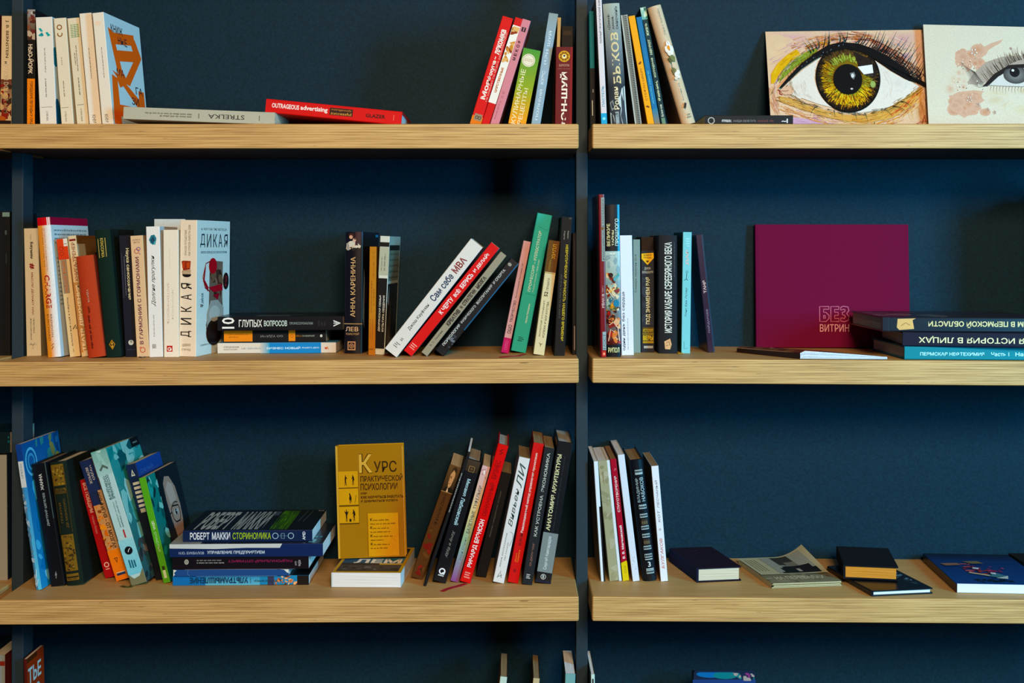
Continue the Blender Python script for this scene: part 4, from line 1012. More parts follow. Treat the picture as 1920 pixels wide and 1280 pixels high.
B('dark green hardcover with ornate gold panels on its spine', 3, (92, 868), (124.5, 1090), 33, ('15231a', '101c18', '0e1812'), d=.084, W=0.13, yaw=2, hard=True, bulge=.003, mat=M_CLOTH, group=G, z=(262, 990),
  dec={'S': [('r', .12, 400, .82, 275, GLD), ('blobs', .14, 395, .80, 280, 30, ['3a2c14', '9a7a34', '55421c', '2a2212'], 3, .05, .14), ('r', .16, 450, .80, 415, '4a3a1a'), ('blobs', .16, 450, .80, 415, 12, ['1c2018', '7a5c22'], 4, .06, .14), ('r', .1, 680, .13, 280, '4a3a1a'), ('r', .82, 680, .85, 280, '4a3a1a'),
  ('t', 'ГРАФИНЯ', .28, 620, .42, 500, 90, '6a5224', .01), ('t', 'ДЕ МОНСОРО', .56, 650, .70, 480, 90, '6a5224', .01), ('r', .14, 905, .84, 690, GLD), ('blobs', .16, 900, .82, 695, 50, ['3a2c14', '9a7a34', '55421c', '8a6a2c'], 5, .04, .12), ('r', .14, 960, .84, 920, '7a5c22'), ('r', .16, 945, .82, 935, '2a2212'), ('w', .2, 955, .8, 947, 0, '2a2212', 101)]})
B('red paperback with pale upright title, leaning left', 3, (148, 901), (198, 1085), 19, ('b01820', '8a1418', '98141a'), b=1084, W=0.12, yaw=2, group=G, z=(400, 1140),
  dec={'S': [('t', 'ВСЕ ПОБЕДИМ', .2, 650, .62, 425, 270, 'd8b0a0', .02), ('t', 'Михаил Литвак', .3, 810, .5, 672, 270, 'c88a80', 0, .2), ('ring', .5, 1045, .26, .35, 'e8c8bc'), ('r', .3, 1080, .7, 1074, 'e8c8bc')]})
B('blue, beige and orange banded paperback leaning left', 3, (149, 866), (220, 1091), 24, ('cfa274', '6a7a80', '1c2c60'), b=1089, W=0.13, yaw=2, group=G, z=(265, 1165),
  dec={'S': [('r', 0, 500, 1, 265, '1f3572', '18306c'), ('r', .0, 600, .7, 500, '1c2f68'), ('t', 'ВЕЛИКОЕ', .3, 440, .5, 320, 270, 'c8ccd0', .01), ('t', 'ЧУДО', .58, 420, .78, 310, 270, 'c8ccd0', .01), ('blobs', 0, 930, .5, 600, 26, ['e88a20', 'd87818', '8a4a18', 'f0a040', 'c8a070'], 7, .08, .22), ('t', 'ВСЯ ФИГНЯ – ОТ МОЗГА?!', .52, 930, .86, 515, 270, '33261a', .015), ('r', 0, 1165, 1, 940, 'ec8420', 'f09030'), ('pg', [(.35, 1000), (.65, 1000), (.5, 1040)], '5a3a1c'), ('pg', [(.42, 1005), (.58, 1005), (.5, 1028)], 'ec8420'), ('r', .2, 1130, .9, 1112, '2a3a6a'), ('r', .2, 1112, .9, 1106, 'e0d8c8')]})
TEAL = ['2a8a8a', '5ab0a8', '1a5a60', '8ac8c0', '3a7a78', 'a8d8d0']
B('thick pale turquoise paperback, tallest of the left-leaning group', 3, (170, 849), (249.5, 1099), 30, ('b5d4d4', '2f8a88', '6a9a94'), b=1097, W=0.14, yaw=4, mat=M_GLOSS, group=G, z=(195, 1195),
  dec={'S': [('r', 0, 380, 1, 195, 'a8ccc8', '7ab0a4'), ('blobs', .05, 330, .95, 200, 10, ['c8dcd4', '8ab8ac', '9ac8c0'], 3, .15, .3), ('pg', [(.2, 335), (.5, 300), (.8, 330), (.75, 345), (.5, 320), (.3, 345)], '5a6a60'), ('t', 'ОСОЗНАННЫЕ', .46, 560, .66, 380, 270, '1c5a62', .02), ('t', 'СНОВИДЕНИЯ', .26, 560, .44, 385, 270, '1c5a62', .02), ('t', 'что делают женщины', .56, 775, .66, 575, 270, '3a6a70', 0, .2), ('t', 'секреты сновидений', .40, 770, .5, 580, 270, '3a6a70', 0, .2), ('r', .5, 850, .6, 790, 'b03a40'), ('r', 0, 1120, 1, 860, '7ac8dc', '9ad4dc'),
  ('e', .48, 945, .26, None, '14181c'), ('ln', [(.42, 955), (.5, 940), (.6, 932)], 1, 'e8ecec'), ('r', .26, 1070, .36, 1010, '2a6a80'), ('r', .42, 1075, .52, 1015, '2a6a80'), ('r', .58, 1072, .68, 1020, '2a6a80'), ('pg', [(0, 1195), (0, 1110), (.3, 1150), (.7, 1140), (1, 1090), (1, 1195)], '7a7a5c')],
  'R': [('r', 0, 0, 1, 1, '3a5a5c', '3aa09c'), ('blobs', 0, .3, 1, 1, 34, TEAL, 8, .06, .2), ('blobs', 0, 0, 1, .3, 24, ['4a4a4c', '6a5a58', '2a3a3c', '8a7a74'], 9, .06, .16), ('pg', [(.5, .95), (.66, .80), (.6, .76), (.46, .86)], '9accc4'), ('r', .72, .93, .98, 1, '14181c'), ('w', .78, .955, .92, .97, 0, '8a9a9a', 103)]})
shelf_ribbon(BOOKS[-1][3], 3, [(249, 1097), (244, 1101), (236, 1101), (228, 1099)], '4a4a20', 6)
B('dark blue paperback with piano-key stripes behind the green one', 3, (235, 873), (295, 1092), 20, ('16264a', '1a3a6a', '10182c'), d=.115, W=0.12, yaw=3, mat=M_GLOSS, group=G, z=(290, 1175),
  dec={'S': [('pg', [(.3, 380), (.5, 330), (.68, 380)], 'd0ccb0'), ('pg', [(.42, 370), (.5, 345), (.58, 372)], '16264a'), ('r', 0, 1175, 1, 640, '14161c')] + [('r', .25, 448 + 34 * k, .9, 428 + 34 * k, 'c8c4b4') for k in range(6)] + [('r', .3, 660, .8, 630, 'b0a890')],
  'R': [('r', 0, .7, 1, 1, '123a7a', '1c4a9a'), ('t', 'САМЫЙ', .1, .9, .6, .94, 0, '3a6ab0'), ('t', 'ПЕРВЫЙ', .1, .83, .65, .87, 0, '3a6ab0')]})
SK = 'b0907e'
B('bright green paperback with a bespectacled face on its dark cover', 3, (260, 897), (307.5, 1094), 13.5, ('5fa83a', '1a2a30', '3a7a2c'), b=1093, W=0.155, yaw=3, mat=M_GLOSS, group=G, z=(380, 1175),
  dec={'S': [('t', 'ЦЕНА', .3, 775, .72, 710, 270, 'e0e8c8', .02), ('t', 'СЧАСТЬЯ', .34, 940, .66, 790, 270, 'b8d8a0', .01), ('r', .3, 1140, .7, 1080, 'c8d8b0'), ('r', .3, 1080, .7, 1050, '33401c')],
  'R': [('r', 0, 0, .28, 1, '1a6a66', '2a8a80'), ('blobs', 0, .2, .36, 1, 20, ['3aa89c', '1a5a58', '8ad0c0', '123a3c'], 4, .08, .2), ('r', .30, 0, 1, 1, '16202a'), ('pg', [(.30, 0), (.40, .2), (.36, .5), (.42, .9), (.38, 1), (.3, 1)], '101a20'),
  ('pg', [(.44, .86), (.52, .92), (.66, .90), (.78, .78), (.82, .6), (.80, .45), (.72, .30), (.70, .16), (.60, .14), (.52, .32), (.46, .5), (.43, .7)], SK), ('pg', [(.48, .80), (.58, .86), (.70, .82), (.74, .66), (.52, .64)], 'c4aa9a'), ('pg', [(.55, .34), (.72, .34), (.72, .14), (.58, .12), (.52, .24)], '9a5a38'), ('blobs', .50, .10, .74, .34, 12, ['a8643c', '8a4a2c', '7a3c24'], 6, .1, .25),
  ('e', .64, .55, .07, .030, 'c8c0b8'), ('e', .64, .55, .034, .030, '2a2624'), ('e', .652, .558, .01, .008, 'e0dcd8'), ('ln', [(.55, .62), (.64, .645), (.74, .63)], 1.6, '1c1814'),
  ('ln', [(.50, .59), (.55, .62), (.74, .60), (.765, .56), (.75, .49), (.70, .455), (.57, .46), (.52, .50), (.50, .59)], 2.2, '14141a'), ('ln', [(.44, .56), (.50, .57)], 2, '14141a'), ('ln', [(.50, .60), (.48, .50), (.47, .42), (.50, .40)], 1, '6a564c'), ('ln', [(.53, .29), (.60, .27), (.68, .29)], 1.6, '6a2a24')]})

G = 'flat stack on the lower left board'
q = shelfpt(3, 324, 1098)
s = (CAMD + q.y) / F
z = q.z
flat('light blue paperback with upside-down title at the bottom of the stack of five', 'SR', q, (17.5 * s, .165, 255 * s), ('2f86b4', '17191e', '1f4a6a'), group=G, mat=M_GLOSS, pages='white',
     dec={'S': [('r', 0, .36, 1, .76, '6ab4cc', '3a90bc', 'h'), ('r', 0, .76, 1, 1, '1f70b0'), ('r', 0, 0, 1, .085, '1c1414'), ('blobs', .02, .085, .98, .28, 30, ['d8885a', 'e8a878', 'c0603a', 'b05a38', 'f0c098', '5a3a30'], 3, .05, .16), ('r', 0, .255, 1, .30, '3a3a5a'), ('t', 'УЛЬТРАМЫШЛЕНИЕ', .22, .445, .84, .875, 90, '103a62', .03), ('t', 'ТРЭВИС МЭЙСИ', .30, .24, .56, .40, 90, '1c3a50', .01), ('r', .2, .425, .8, .428, '1c4a68')]})
z += 17.8 * s
q2 = px(325, 1081, q.y - .004)
q2.z = z
flat('worn plain blue paperback with chipped corners, fourth from the top of the stack', 'SR', q2, (13 * s, .14, 216 * s), ('1f4a86', '1a3a6a', '1c2c44'), group=G, pages='white',
     dec={'S': [('ln', [(.1, .86), (.4, .88), (.95, .87)], .4, '6a94c0'), ('pg', [(0, 1), (.3, .985), (.5, .995), (.9, .97), (1, 1)], 'd0d4cc'), ('pg', [(1, 0), (.4, .0), (.5, .015), (.9, .04), (1, .10)], 'd8dcd4'), ('ln', [(.96, .1), (.98, .5), (.96, .9)], .5, '8aa8c4'), ('ln', [(.02, .1), (.04, .4), (.02, .8)], .5, '6a94c0')]})
z += 13.3 * s
q3 = px(323, 1070, q.y - .006)
q3.z = z
flat('black paperback with magenta upside-down title, middle of the stack of five', 'SR', q3, (24 * s, .16, 255 * s), ('151018', '121014', '1a2a38'), group=G, pages='white', mat=M_GLOSS,
     dec={'S': [('t', 'РАЦИОНАЛЬНЫЙ ОПТИМИСТ', .5, .12, .78, .59, 90, '9a2a5a', .01), ('w', .66, .64, .76, .82, 90, '8a8a84', 105), ('w', .46, .62, .56, .82, 90, 'a8a8a0', 106), ('e', .6, .895, .2, .016, 'b0aca0'), ('ring', .6, .895, .1, .4, '4a4a48'), ('t', 'МЭТТ', .3, .085, .62, .10, 0, 'c8c0c0'), ('t', 'РИДЛИ', .24, .055, .7, .075, 0, 'c8c0c0'), ('ln', [(.02, .1), (.04, .5), (.02, .9)], .5, '6a5a6a'), ('r', .97, 0, 1, 1, '6a7a84')]})
z += 24.3 * s
q4 = px(318, 1043, q.y - .010)
q4.z = z
flat('navy paperback with torn white upper edge, second from the top of the stack', 'SL', q4, (24.5 * s, .15, 286 * s), ('152a5a', '12182a', '9a9a92'), group=G, pages='white', mat=M_GLOSS,
     dec={'S': [('pg', [(0, 0), (.32, 0), (.38, .30), (.30, .50), (.32, .72), (.0, .735)], 'c8ccc8'), ('t', 'Н.Ю. БУКВАЛОВ', .58, .06, .78, .225, 90, 'a8b4c4', .01), ('t', 'УПРАВЛЕНИЕ ПРЕДПРИЯТИЕМ', .52, .245, .80, .62, 90, 'c8d4e0', .02)],
     'L': [('r', 0, 0, 1, 1, '1a2030'), ('r', 0, 0, 1, .2, '9a9a92'), ('w', .75, .90, .95, .97, 90, '6ab0c0', 107), ('w', .62, .92, .72, .97, 90, '4a90a0', 108)]})
z += 24.8 * s
q5 = px(343, 1017, q.y + .004)
q5.z = z
flat('dark blue book with white and lime lettering on top of the stack of five', 'SL', q5, (21.5 * s, .160, 243 * s), ('14264a', '101420', '101420'), group=G, pages='white', mat=M_GLOSS,
     dec={'S': [('t', 'РОБЕРТ', .17, .055, .80, .205, 90, 'e8ecf0', .01), ('t', 'МАККИ', .17, .225, .80, .365, 90, 'e8ecf0', .01), ('t', 'СТОРИНОМИКА', .20, .385, .78, .68, 90, 'b8d440', 0), ('ring', .5, .715, .27, .2, 'a8c4d0'), ('ln', [(.3, .76), (.7, .76), (.75, .785), (.3, .785), (.3, .76)], .5, 'a8c4d0'), ('ring', .5, .835, .27, .2, 'a8c4d0'), ('ln', [(.5, .73), (.5, .82)], .4, '6a94a8'), ('t', 'AMD', .14, .925, .86, .947, 180, 'e8ecf0', .01)],
     'L': [('t', 'РОБЕРТ', .10, .07, .96, .32, 90, 'b8c0c0', .03), ('t', 'МАККИ', .10, .36, .96, .60, 90, 'a8b4b4', .03), ('t', 'СТОРИНОМИКА', .04, .66, .98, .80, 90, '5a9a2c', .02), ('w', .1, .60, .3, .66, 0, '5a6a7a', 109), ('ln', [(.6, .84), (.05, .86)], 1, '5a6470'), ('ln', [(.6, .88), (.05, .90)], 1, '5a6470'), ('ring', .06, .965, .03, .3, 'b0b8c0')]})

# novel lying with its lower edge to the room, and the ochre book standing on it
q = shelfpt(3, 621.5, 1101)
s = (CAMD + q.y) / F
TN = 27.5 * s
flat('white edged novel lying flat under the ochre psychology book', 'PR', q, (TN, .108, .172), ('c8d8d4', 'c89838', 'c8b078', 'd8d4cc'), yaw=-3, group='ochre book and the novel it stands on', pages='white',
     dec={'R': [('r', .05, .05, .95, .95, '2a2a2c'), ('r', .05, .36, .95, .62, '1f4a6a', '3a7a8a', 'h'), ('t', 'ЛЕМ', .22, .36, .92, .52, 0, 'ece4d0', .03), ('t', 'СТАНИСЛАВ', .32, .55, .92, .62, 0, '8a7a5a', .01), ('r', .05, .05, .95, .28, '3a3836', '4a4642'), ('blobs', .06, .06, .94, .26, 14, ['5a5650', '2a2826', '6a6a64'], 3, .06, .16), ('r', .62, .29, .95, .345, 'd8a850'), ('blobs', .1, .66, .9, .92, 16, ['4a4a4c', '8a6a2c', '2a3a4a', 'c89838'], 4, .05, .15)]})
q6 = px(634.5, 1032.5, q.y + .085)
q6.z = q.z + TN + .0005
s = (CAMD + q6.y) / F
OC, OL, DK = 'a87416', 'd49a2c', '241808'


def man(x, y, k, kind):
    P = {0: [(-.3, 0), (-.22, 0), (-.08, .4), (0, .1), (.12, 0), (.2, 0), (.1, .5), (.16, .72), (.42, .60), (.44, .66), (.16, .84), (.06, .84), (.06, 1), (-.08, 1), (-.1, .84), (-.2, .74), (-.2, .45)],
         1: [(-.2, 0), (-.12, 0), (-.05, .45), (.06, .05), (.18, 0), (.12, .5), (.3, .46), (.3, .62), (.16, .84), (.0, .9), (-.06, 1), (-.2, .96), (-.16, .82), (-.36, .66), (-.32, .6), (-.14, .68), (-.16, .4)],
         2: [(-.16, 0), (-.06, 0), (-.02, .4), (.06, 0), (.16, 0), (.12, .5), (.34, .72), (.4, .84), (.34, .86), (.12, .78), (.06, .84), (.06, 1), (-.08, 1), (-.08, .84), (-.2, .78), (-.42, .9), (-.44, .82), (-.18, .6), (-.14, .4)],
         3: [(-.1, 0), (.02, 0), (.0, .3), (.1, .34), (.26, .05), (.3, .08), (.34, .5), (.3, .62), (.1, .84), (-.06, 1), (-.22, .96), (-.22, .8), (-.12, .76), (-.26, .5), (-.16, .3)]}[kind]
    return ('pg', [(x + a * k * .62, y + b * k) for a, b in P], DK)


o = flat('ochre psychology hardcover standing face-out on the flat novel, three silhouette panels', 'FR', q6, (.020, 127 * s, 210 * s), ('b07c18', OC, '8a5c10', 'c08a30'), tilt=-1.9, back=2.0, hard=True, pages='tan', group='ochre book and the novel it stands on', mat=M_GLOSS,
     dec={'R': [('r', 0, .0, .03, 1, 'd0a048'), ('ln', [(.99, .985), (.99, .01)], .8, 'd8b060')] + [x for y in (.63, .475, .315) for x in (('r', .035, y, .325, y + .145, OL), ('r', .035, y - .012, .325, y - .004, '5a3c10'), ('ln', [(.325, y), (.325, y + .145)], .6, '5a3c10'), ('ln', [(.035, y + .145), (.325, y + .145)], .5, '8a5c18'))] +
     [man(.14, .645, .095, 0), man(.25, .645, .095, 1), man(.20, .485, .095, 3), man(.14, .325, .11, 2), man(.25, .325, .11, 1), ('r', .18, .325, .21, .35, DK), ('ln', [(.27, .49), (.29, .56)], .6, DK)] +
     [('t', 'К', .345, .75, .545, .925, 0, '4a300c', .045), ('t', 'К', .345, .755, .54, .92, 0, 'd8a850', .012), ('t', 'УРС', .565, .755, .90, .855, 0, '33220a'), ('t', 'ПРАКТИЧЕСКОЙ', .36, .675, .985, .74, 0, '3a280c', .01), ('t', 'ПСИХОЛОГИИ', .36, .60, .905, .66, 0, '3a280c', .01), ('t', 'ИЛИ', .36, .562, .45, .582, 0, '2a1c08', .02), ('t', 'КАК НАУЧИТЬСЯ РАБОТАТЬ', .36, .525, .985, .55, 0, '2a1c08', .02), ('t', 'И ДОБИВАТЬСЯ УСПЕХА', .36, .490, .905, .513, 0, '2a1c08', .02),
     ('r', .45, .012, .905, .395, 'd8981c'), ('ln', [(.45, .012), (.45, .395), (.905, .395), (.905, .012)], .6, '7a5010')] +
     [('t', 'К', .485, .325 - .072 * k, .52, .35 - .072 * k, 0, '33220a', .03) for k in range(4)] + [('w', .53, .325 - .072 * k, .76 + .05 * (k == 2), .338 - .072 * k, 0, '5a3c10', 110 + k) for k in range(4)] + [('w', .485, .293 - .072 * k, (.86, .78, .68, .74)[k], .305 - .072 * k, 0, '5a3c10', 120 + k) for k in range(4)]})

G = 'right-leaning books at the right of the lower left board'
B('brown paperback with a sepia portrait, leaning most to the right', 3, (844, 870), (769.5, 1084), 22, ('5a3c1c', '2c1c10', '3a2814'), b=1087, W=0.12, group=G, z=(280, 1145),
  dec={'S': [('r', 0, 485, 1, 280, '2a2016', '6a5436'), ('pg', [(.42, 440), (.34, 390), (.36, 330), (.5, 300), (.7, 310), (.74, 360), (.66, 430), (.55, 450)], 'c8a880'), ('pg', [(.34, 350), (.38, 300), (.55, 285), (.78, 300), (.78, 360), (.7, 330), (.5, 312)], '3a2c1c'), ('ln', [(.42, 365), (.52, 360)], .9, '3a2818'), ('e', .48, 372, .05, 4, '3a2818'), ('ln', [(.4, 360), (.36, 395), (.44, 400)], .8, '8a6a48'), ('ln', [(.42, 418), (.54, 414)], .9, '6a4430'), ('pg', [(.1, 485), (.3, 440), (.5, 460), (.7, 440), (.95, 460), (.95, 485)], '14100c'), ('pg', [(.4, 485), (.46, 445), (.56, 470), (.6, 485)], 'd8c8ac'),
  ('r', 0, 485, 1, 480, 'a89068'), ('t', 'ФРАНКЛИН', .34, 735, .62, 500, 90, '3a2410', .015), ('blobs', .1, 1120, .9, 760, 18, ['6a4a24', '4a2c14', '7a1c14', '5a3a1c', '8a2018'], 6, .08, .25)]})
B('thin black booklet with white leaves, standing by the brown portrait spine', 3, (877, 846), (793, 1099), 5.5, ('101216', '16181c', '101216'), b=1099, W=0.15, pages='white', group=G, z=(0, 100), dec={'S': [('w', .3, 45, .6, 15, 90, 'c8c8c0', 130)]})
B('black hardcover with pale blue and grey lettering, small square at its top', 3, (877, 859), (810, 1091), 25.5, ('15151a', '0f0f14', '5a4a38'), b=1094, W=0.13, hard=True, mat=M_GLOSS, pages='grey', group=G, z=(240, 1170),
  dec={'S': [('r', 0, 330, 1, 245, '33261c', '4a3a2c'), ('ln', [(.3, 290), (.7, 290), (.7, 330), (.3, 330), (.3, 290)], .7, 'b08a50'), ('r', .42, 318, .58, 300, '6a4c2c'), ('t', 'Михаил', .4, 515, .66, 385, 270, 'b8d8dc', .01), ('t', 'Лабковский', .36, 735, .66, 530, 270, 'b8d8dc', .01), ('t', 'Хочу и буду', .36, 985, .62, 780, 270, '8a8a80', 0, .3), ('ring', .5, 1090, .24, .4, 'e8ecec'), ('pg', [(.5, 1100), (.75, 1085), (.7, 1115)], 'e8ecec'), ('r', .28, 1126, .7, 1118, 'c8d0d0')]})
B('slim pastel paperback fading from purple foot to pink top', 3, (905, 872), (844.5, 1090), 14.5, ('c8a890', '7a6a70', '8a7a78'), b=1092, W=0.12, group=G, z=(290, 1165),
  dec={'S': [('r', 0, 440, 1, 290, 'd8b0a0', 'd8a8a8'), ('r', 0, 640, 1, 440, 'd8c088', 'd8b0a0'), ('r', 0, 820, 1, 640, '9ab08a', 'd8c088'), ('r', 0, 960, 1, 820, '8aa0a0', '9ab08a'), ('r', 0, 1165, 1, 960, '8a4a8c', '8a9aa0'), ('t', 'БАЛЕТНЫЕ', .26, 800, .70, 630, 90, '4a4444', .01), ('t', 'ТУФЕЛЬКИ', .26, 615, .70, 440, 90, '4a4444', .01), ('t', 'Ной Стрит', .3, 1000, .62, 830, 90, '5a6a5a'), ('blobs', .1, 420, .9, 300, 8, ['e8c8c0', 'b08a88', 'f0dcd0'], 3, .08, .2)]})
B('bright red hardcover with bold white name at its lower half', 3, (934, 831), (861.5, 1091), 20.5, ('d81a20', '3a2a6a', 'b01418', 'c01820'), b=1094, W=0.13, hard=True, mat=M_GLOSS, pages='grey', group=G, z=(130, 1172),
  dec={'S': [('t', 'РИЧАРД', .28, 1058, .72, 890, 90, 'f0e4e0', .025), ('t', 'БРЭНСОН', .28, 875, .72, 698, 90, 'f0e4e0', .025), ('t', 'ОБНАЖЕННЫЙ', .24, 670, .72, 420, 90, '9a1418', .02), ('t', 'БИЗНЕС', .24, 390, .72, 250, 90, '9a1418', .02), ('ln', [(.4, 205), (.65, 190), (.35, 180), (.6, 165)], 1.4, '4a0c10'), ('r', .25, 1140, .8, 1130, 'e88a80'), ('r', .25, 1122, .7, 1112, 'e88a80'), ('r', .25, 1105, .75, 1096, 'e88a80')]})
shelf_ribbon(BOOKS[-1][3], 3, [(873, 1095), (860, 1099), (848, 1102), (838, 1105), (829, 1109)], 'a8182c', 7)
B('all-black book set back between red and white spines', 3, (940, 884), (891, 1082), 20, ('111015', '0e0d12', '0e0d12'), b=1083, W=0.11, pages='tan', group=G, z=(0, 100), dec={'S': [('t', 'Краткая неприличная история', .34, 62, .5, 18, 90, '6a6a6c')]})
B('white paperback with large handwritten title, between two dark and red books', 3, (973.5, 856), (924, 1091), 20.8, ('dcd8d4', 'b8b4b0', 'bab4ac'), b=1094, W=0.12, pages='tan', group=G, z=(258, 1175),
  dec={'S': [('t', 'Вивьен', .26, 765, .66, 485, 90, '2f4a44', 0, .35), ('t', 'ЛИ', .20, 480, .78, 300, 90, '2f4a44', 0, .35), ('t', 'ЖИЗНЬ, РАССКАЗАННАЯ', .28, 1065, .42, 815, 90, '4a5a54', 0, .2), ('t', 'ЕЮ САМОЙ', .56, 1010, .68, 880, 90, '4a5a54', 0, .2), ('ln', [(.6, 800), (.9, 810), (.95, 850), (.8, 900)], .6, '6a7a74'), ('ln', [(.3, 1140), (.5, 1090), (.65, 1140)], 1, '5a6a70'), ('ln', [(.3, 1135), (.68, 1118)], .8, '5a6a70')]})
B('red paperback with long thin white title and orange word', 3, (1000.5, 829), (951.5, 1091.5), 20, ('d01c1c', 'a01414', 'b01818'), b=1094, W=0.13, pages='tan', group=G, z=(152, 1176),
  dec={'S': [('t', 'Революционный метод управления проектами', .34, 810, .64, 225, 90, 'ecd8d0', .015), ('t', 'SCRUM', .36, 905, .62, 815, 90, '6a0c10', .02), ('t', 'Джефф', .3, 1025, .44, 960, 90, 'e88a30', .01), ('t', 'Сазерленд', .5, 1025, .66, 935, 90, 'e88a30', .01), ('r', .35, 1100, .6, 1075, '9a1418')]})
B('dark slate paperback with widely spaced cream title', 3, (1021, 838), (978.5, 1095), 19.2, ('1f2226', '16181c', '2a2c30'), b=1097, W=0.13, pages='tan', group=G, z=(187, 1188),
  dec={'S': [('t', 'КАК УСТРОЕНА', .36, 835, .66, 535, 90, 'c8c8bc', .005), ('t', 'ЭКОНОМИКА', .36, 510, .66, 225, 90, 'c8c8bc', .005), ('t', 'ХА-ДЖУН ЧАНГ', .4, 1055, .64, 885, 90, '9a6a58', .005), ('r', .3, 1120, .66, 1114, 'b8b8b4'), ('r', .3, 1132, .6, 1126, 'b8b8b4'), ('r', .3, 1144, .7, 1138, 'b8b8b4')]})
B('dark hardcover with cream title and grey block near its foot', 3, (1045.6, 826.5), (1003, 1093), 29.5, ('16181c', '16303a', '1a1c20'), b=1095, W=0.15, hard=True, mat=M_GLOSS, pages='grey', group=G, z=(145, 1183),
  dec={'S': [('r', .02, 1105, .98, 815, '7f8886'), ('t', 'АНАТОМИЯ', .14, 800, .40, 540, 90, 'e0d8a8', .02), ('t', 'АРХИТЕКТУРЫ', .14, 525, .40, 240, 90, 'e0d8a8', .02), ('t', 'Семь книг о логике формы и смысле', .56, 800, .66, 250, 90, '3a4248'), ('t', 'Сергей Кавтарадзе', .36, 1085, .62, 840, 90, 'c8d0cc', .01), ('ring', .46, 1138, .17, .2, 'c8ccc8'), ('t', 'В', .40, 1148, .52, 1126, 0, 'c8ccc8', .02), ('r', 0, 1183, 1, 1165, '101c30')]})

# ------------------------------------------------------------------ bottom row in view, right board
G = 'left-leaning books at the left of the lower right board'
B('thin white booklet nearest the middle post with a black foot stripe', 3, (1113, 865), (1127, 1090), 8, ('dbe4ea', 'b8c0c0', 'b5b2a4'), b=1090, W=0.16, pages='white', group=G, z=(260, 1160), dec={'S': [('r', .62, 1160, 1, 600, '14161a')]})
B('worn olive-beige paperback beside the thin white booklet', 3, (1121, 864), (1143, 1089.5), 17, ('a09c7c', 'c8c4b4', '8a8468'), b=1089.5, W=0.14, pages='white', group=G, z=(250, 1158), dec={'S': [('blobs', 0, 1158, 1, 260, 22, ['a8a484', '989474', 'aca88c', '8f8b6c'], 3, .08, .2), ('e', .4, 300, .2, 12, '8a8464'), ('pg', [(.3, 340), (.5, 330), (.45, 440)], '8a8464')]})
B('thin plain white paperback touching the red and yellow spine', 3, (1137.5, 863), (1160.5, 1089), 5.5, ('d8dadc', 'b8bcc0', 'c0c2c0'), b=1089, W=0.14, pages='white', group=G)
B('red paperback with white title and yellow foot', 3, (1144, 861), (1168, 1089), 11.5, ('a8142c', '7a1020', '7a1020'), b=1089, W=0.14, pages='tan', group=G, z=(240, 1155), mat=M_GLOSS,
  dec={'S': [('t', 'СТИХОТВОРЕНИЯ', .34, 640, .74, 370, 90, 'ead0cc', .02), ('t', 'В. В. Маяковский', .34, 990, .74, 740, 90, 'f0e0dc', .02), ('pg', [(0, 1155), (0, 1020), (.9, 1005), (1, 1020), (1, 1155)], 'd8c01c'), ('w', .4, 1100, .5, 1040, 90, '6a5c10', 131), ('w', .6, 1100, .7, 1040, 90, '6a5c10', 132), ('ln', [(.5, 330), (.65, 310), (.8, 320)], .8, 'e08a90')]})
B('tall plain white hardcover left of the silver ornamented black one', 3, (1158, 853), (1186.5, 1090), 12.8, ('d5dae2', '9aa0a0', 'bfc6c8'), b=1090, W=0.16, pages='white', group=G, z=(205, 1160), dec={'S': [('blobs', .1, 1120, .9, 960, 7, ['c5cad4', 'bfc6d0'], 3, .06, .14)]})
SV = 'a8b8b8'
B('black hardcover with silver ornament bands and a number near its foot', 3, (1179.5, 863), (1206, 1089.5), 26, ('10141c', '0e1016', '0e1016'), b=1089, W=0.13, hard=True, bulge=.004, mat=M_GLOSS, pages='tan', group=G, z=(250, 1158),
  dec={'S': [x for y in (335, 600, 665, 755, 815, 905, 965, 1085) for x in ([('r', .3, y + 16, .84, y - 12, SV)] + [('e', .36 + .105 * k, y + 2, .045, 9, '10141c') for k in range(5)])] + [('r', .3, 358, .84, 350, SV), ('r', .3, 592, .84, 584, SV), ('r', .3, 1070, .84, 1062, SV), ('r', .3, 998, .84, 990, SV),
  ('t', 'ВЛАДИМИР', .26, 565, .48, 385, 90, SV, 0), ('t', 'НАБОКОВ', .56, 560, .82, 380, 90, SV, .01), ('r', .34, 738, .8, 690, '3a3026'), ('w', .36, 730, .78, 700, 0, '8a7a5a', 133), ('r', .34, 885, .8, 840, '3a3026'), ('w', .36, 878, .78, 848, 0, '8a7a5a', 134), ('t', '3', .46, 1050, .66, 1012, 0, 'd8e0e0', .01)]})
B('white paperback at the right end of the leaning row, pale cover flap showing', 3, (1221, 874), (1239, 1090), 13.5, ('e2e2e6', 'b8d0dc', '9a8c74'), b=1090, W=0.14, pages='tan', group=G, z=(298, 1160),
  dec={'S': [('t', 'КОТ', .34, 720, .66, 630, 90, '6a6a70', 0, .2), ('t', 'ПЕСЧАНЫЙ', .28, 610, .66, 405, 90, '6a6a70', 0, .2), ('ring', .5, 773, .14, .35, '4a4a50'), ('t', 'БУЛГАКОВ', .3, 1065, .7, 840, 90, 'c05a50', 0, .2)]})

G = 'flat books on the lower right board'


def flat_px(row, bl, w, dims, **k):
    q = shelfpt(row, *bl)
    return q


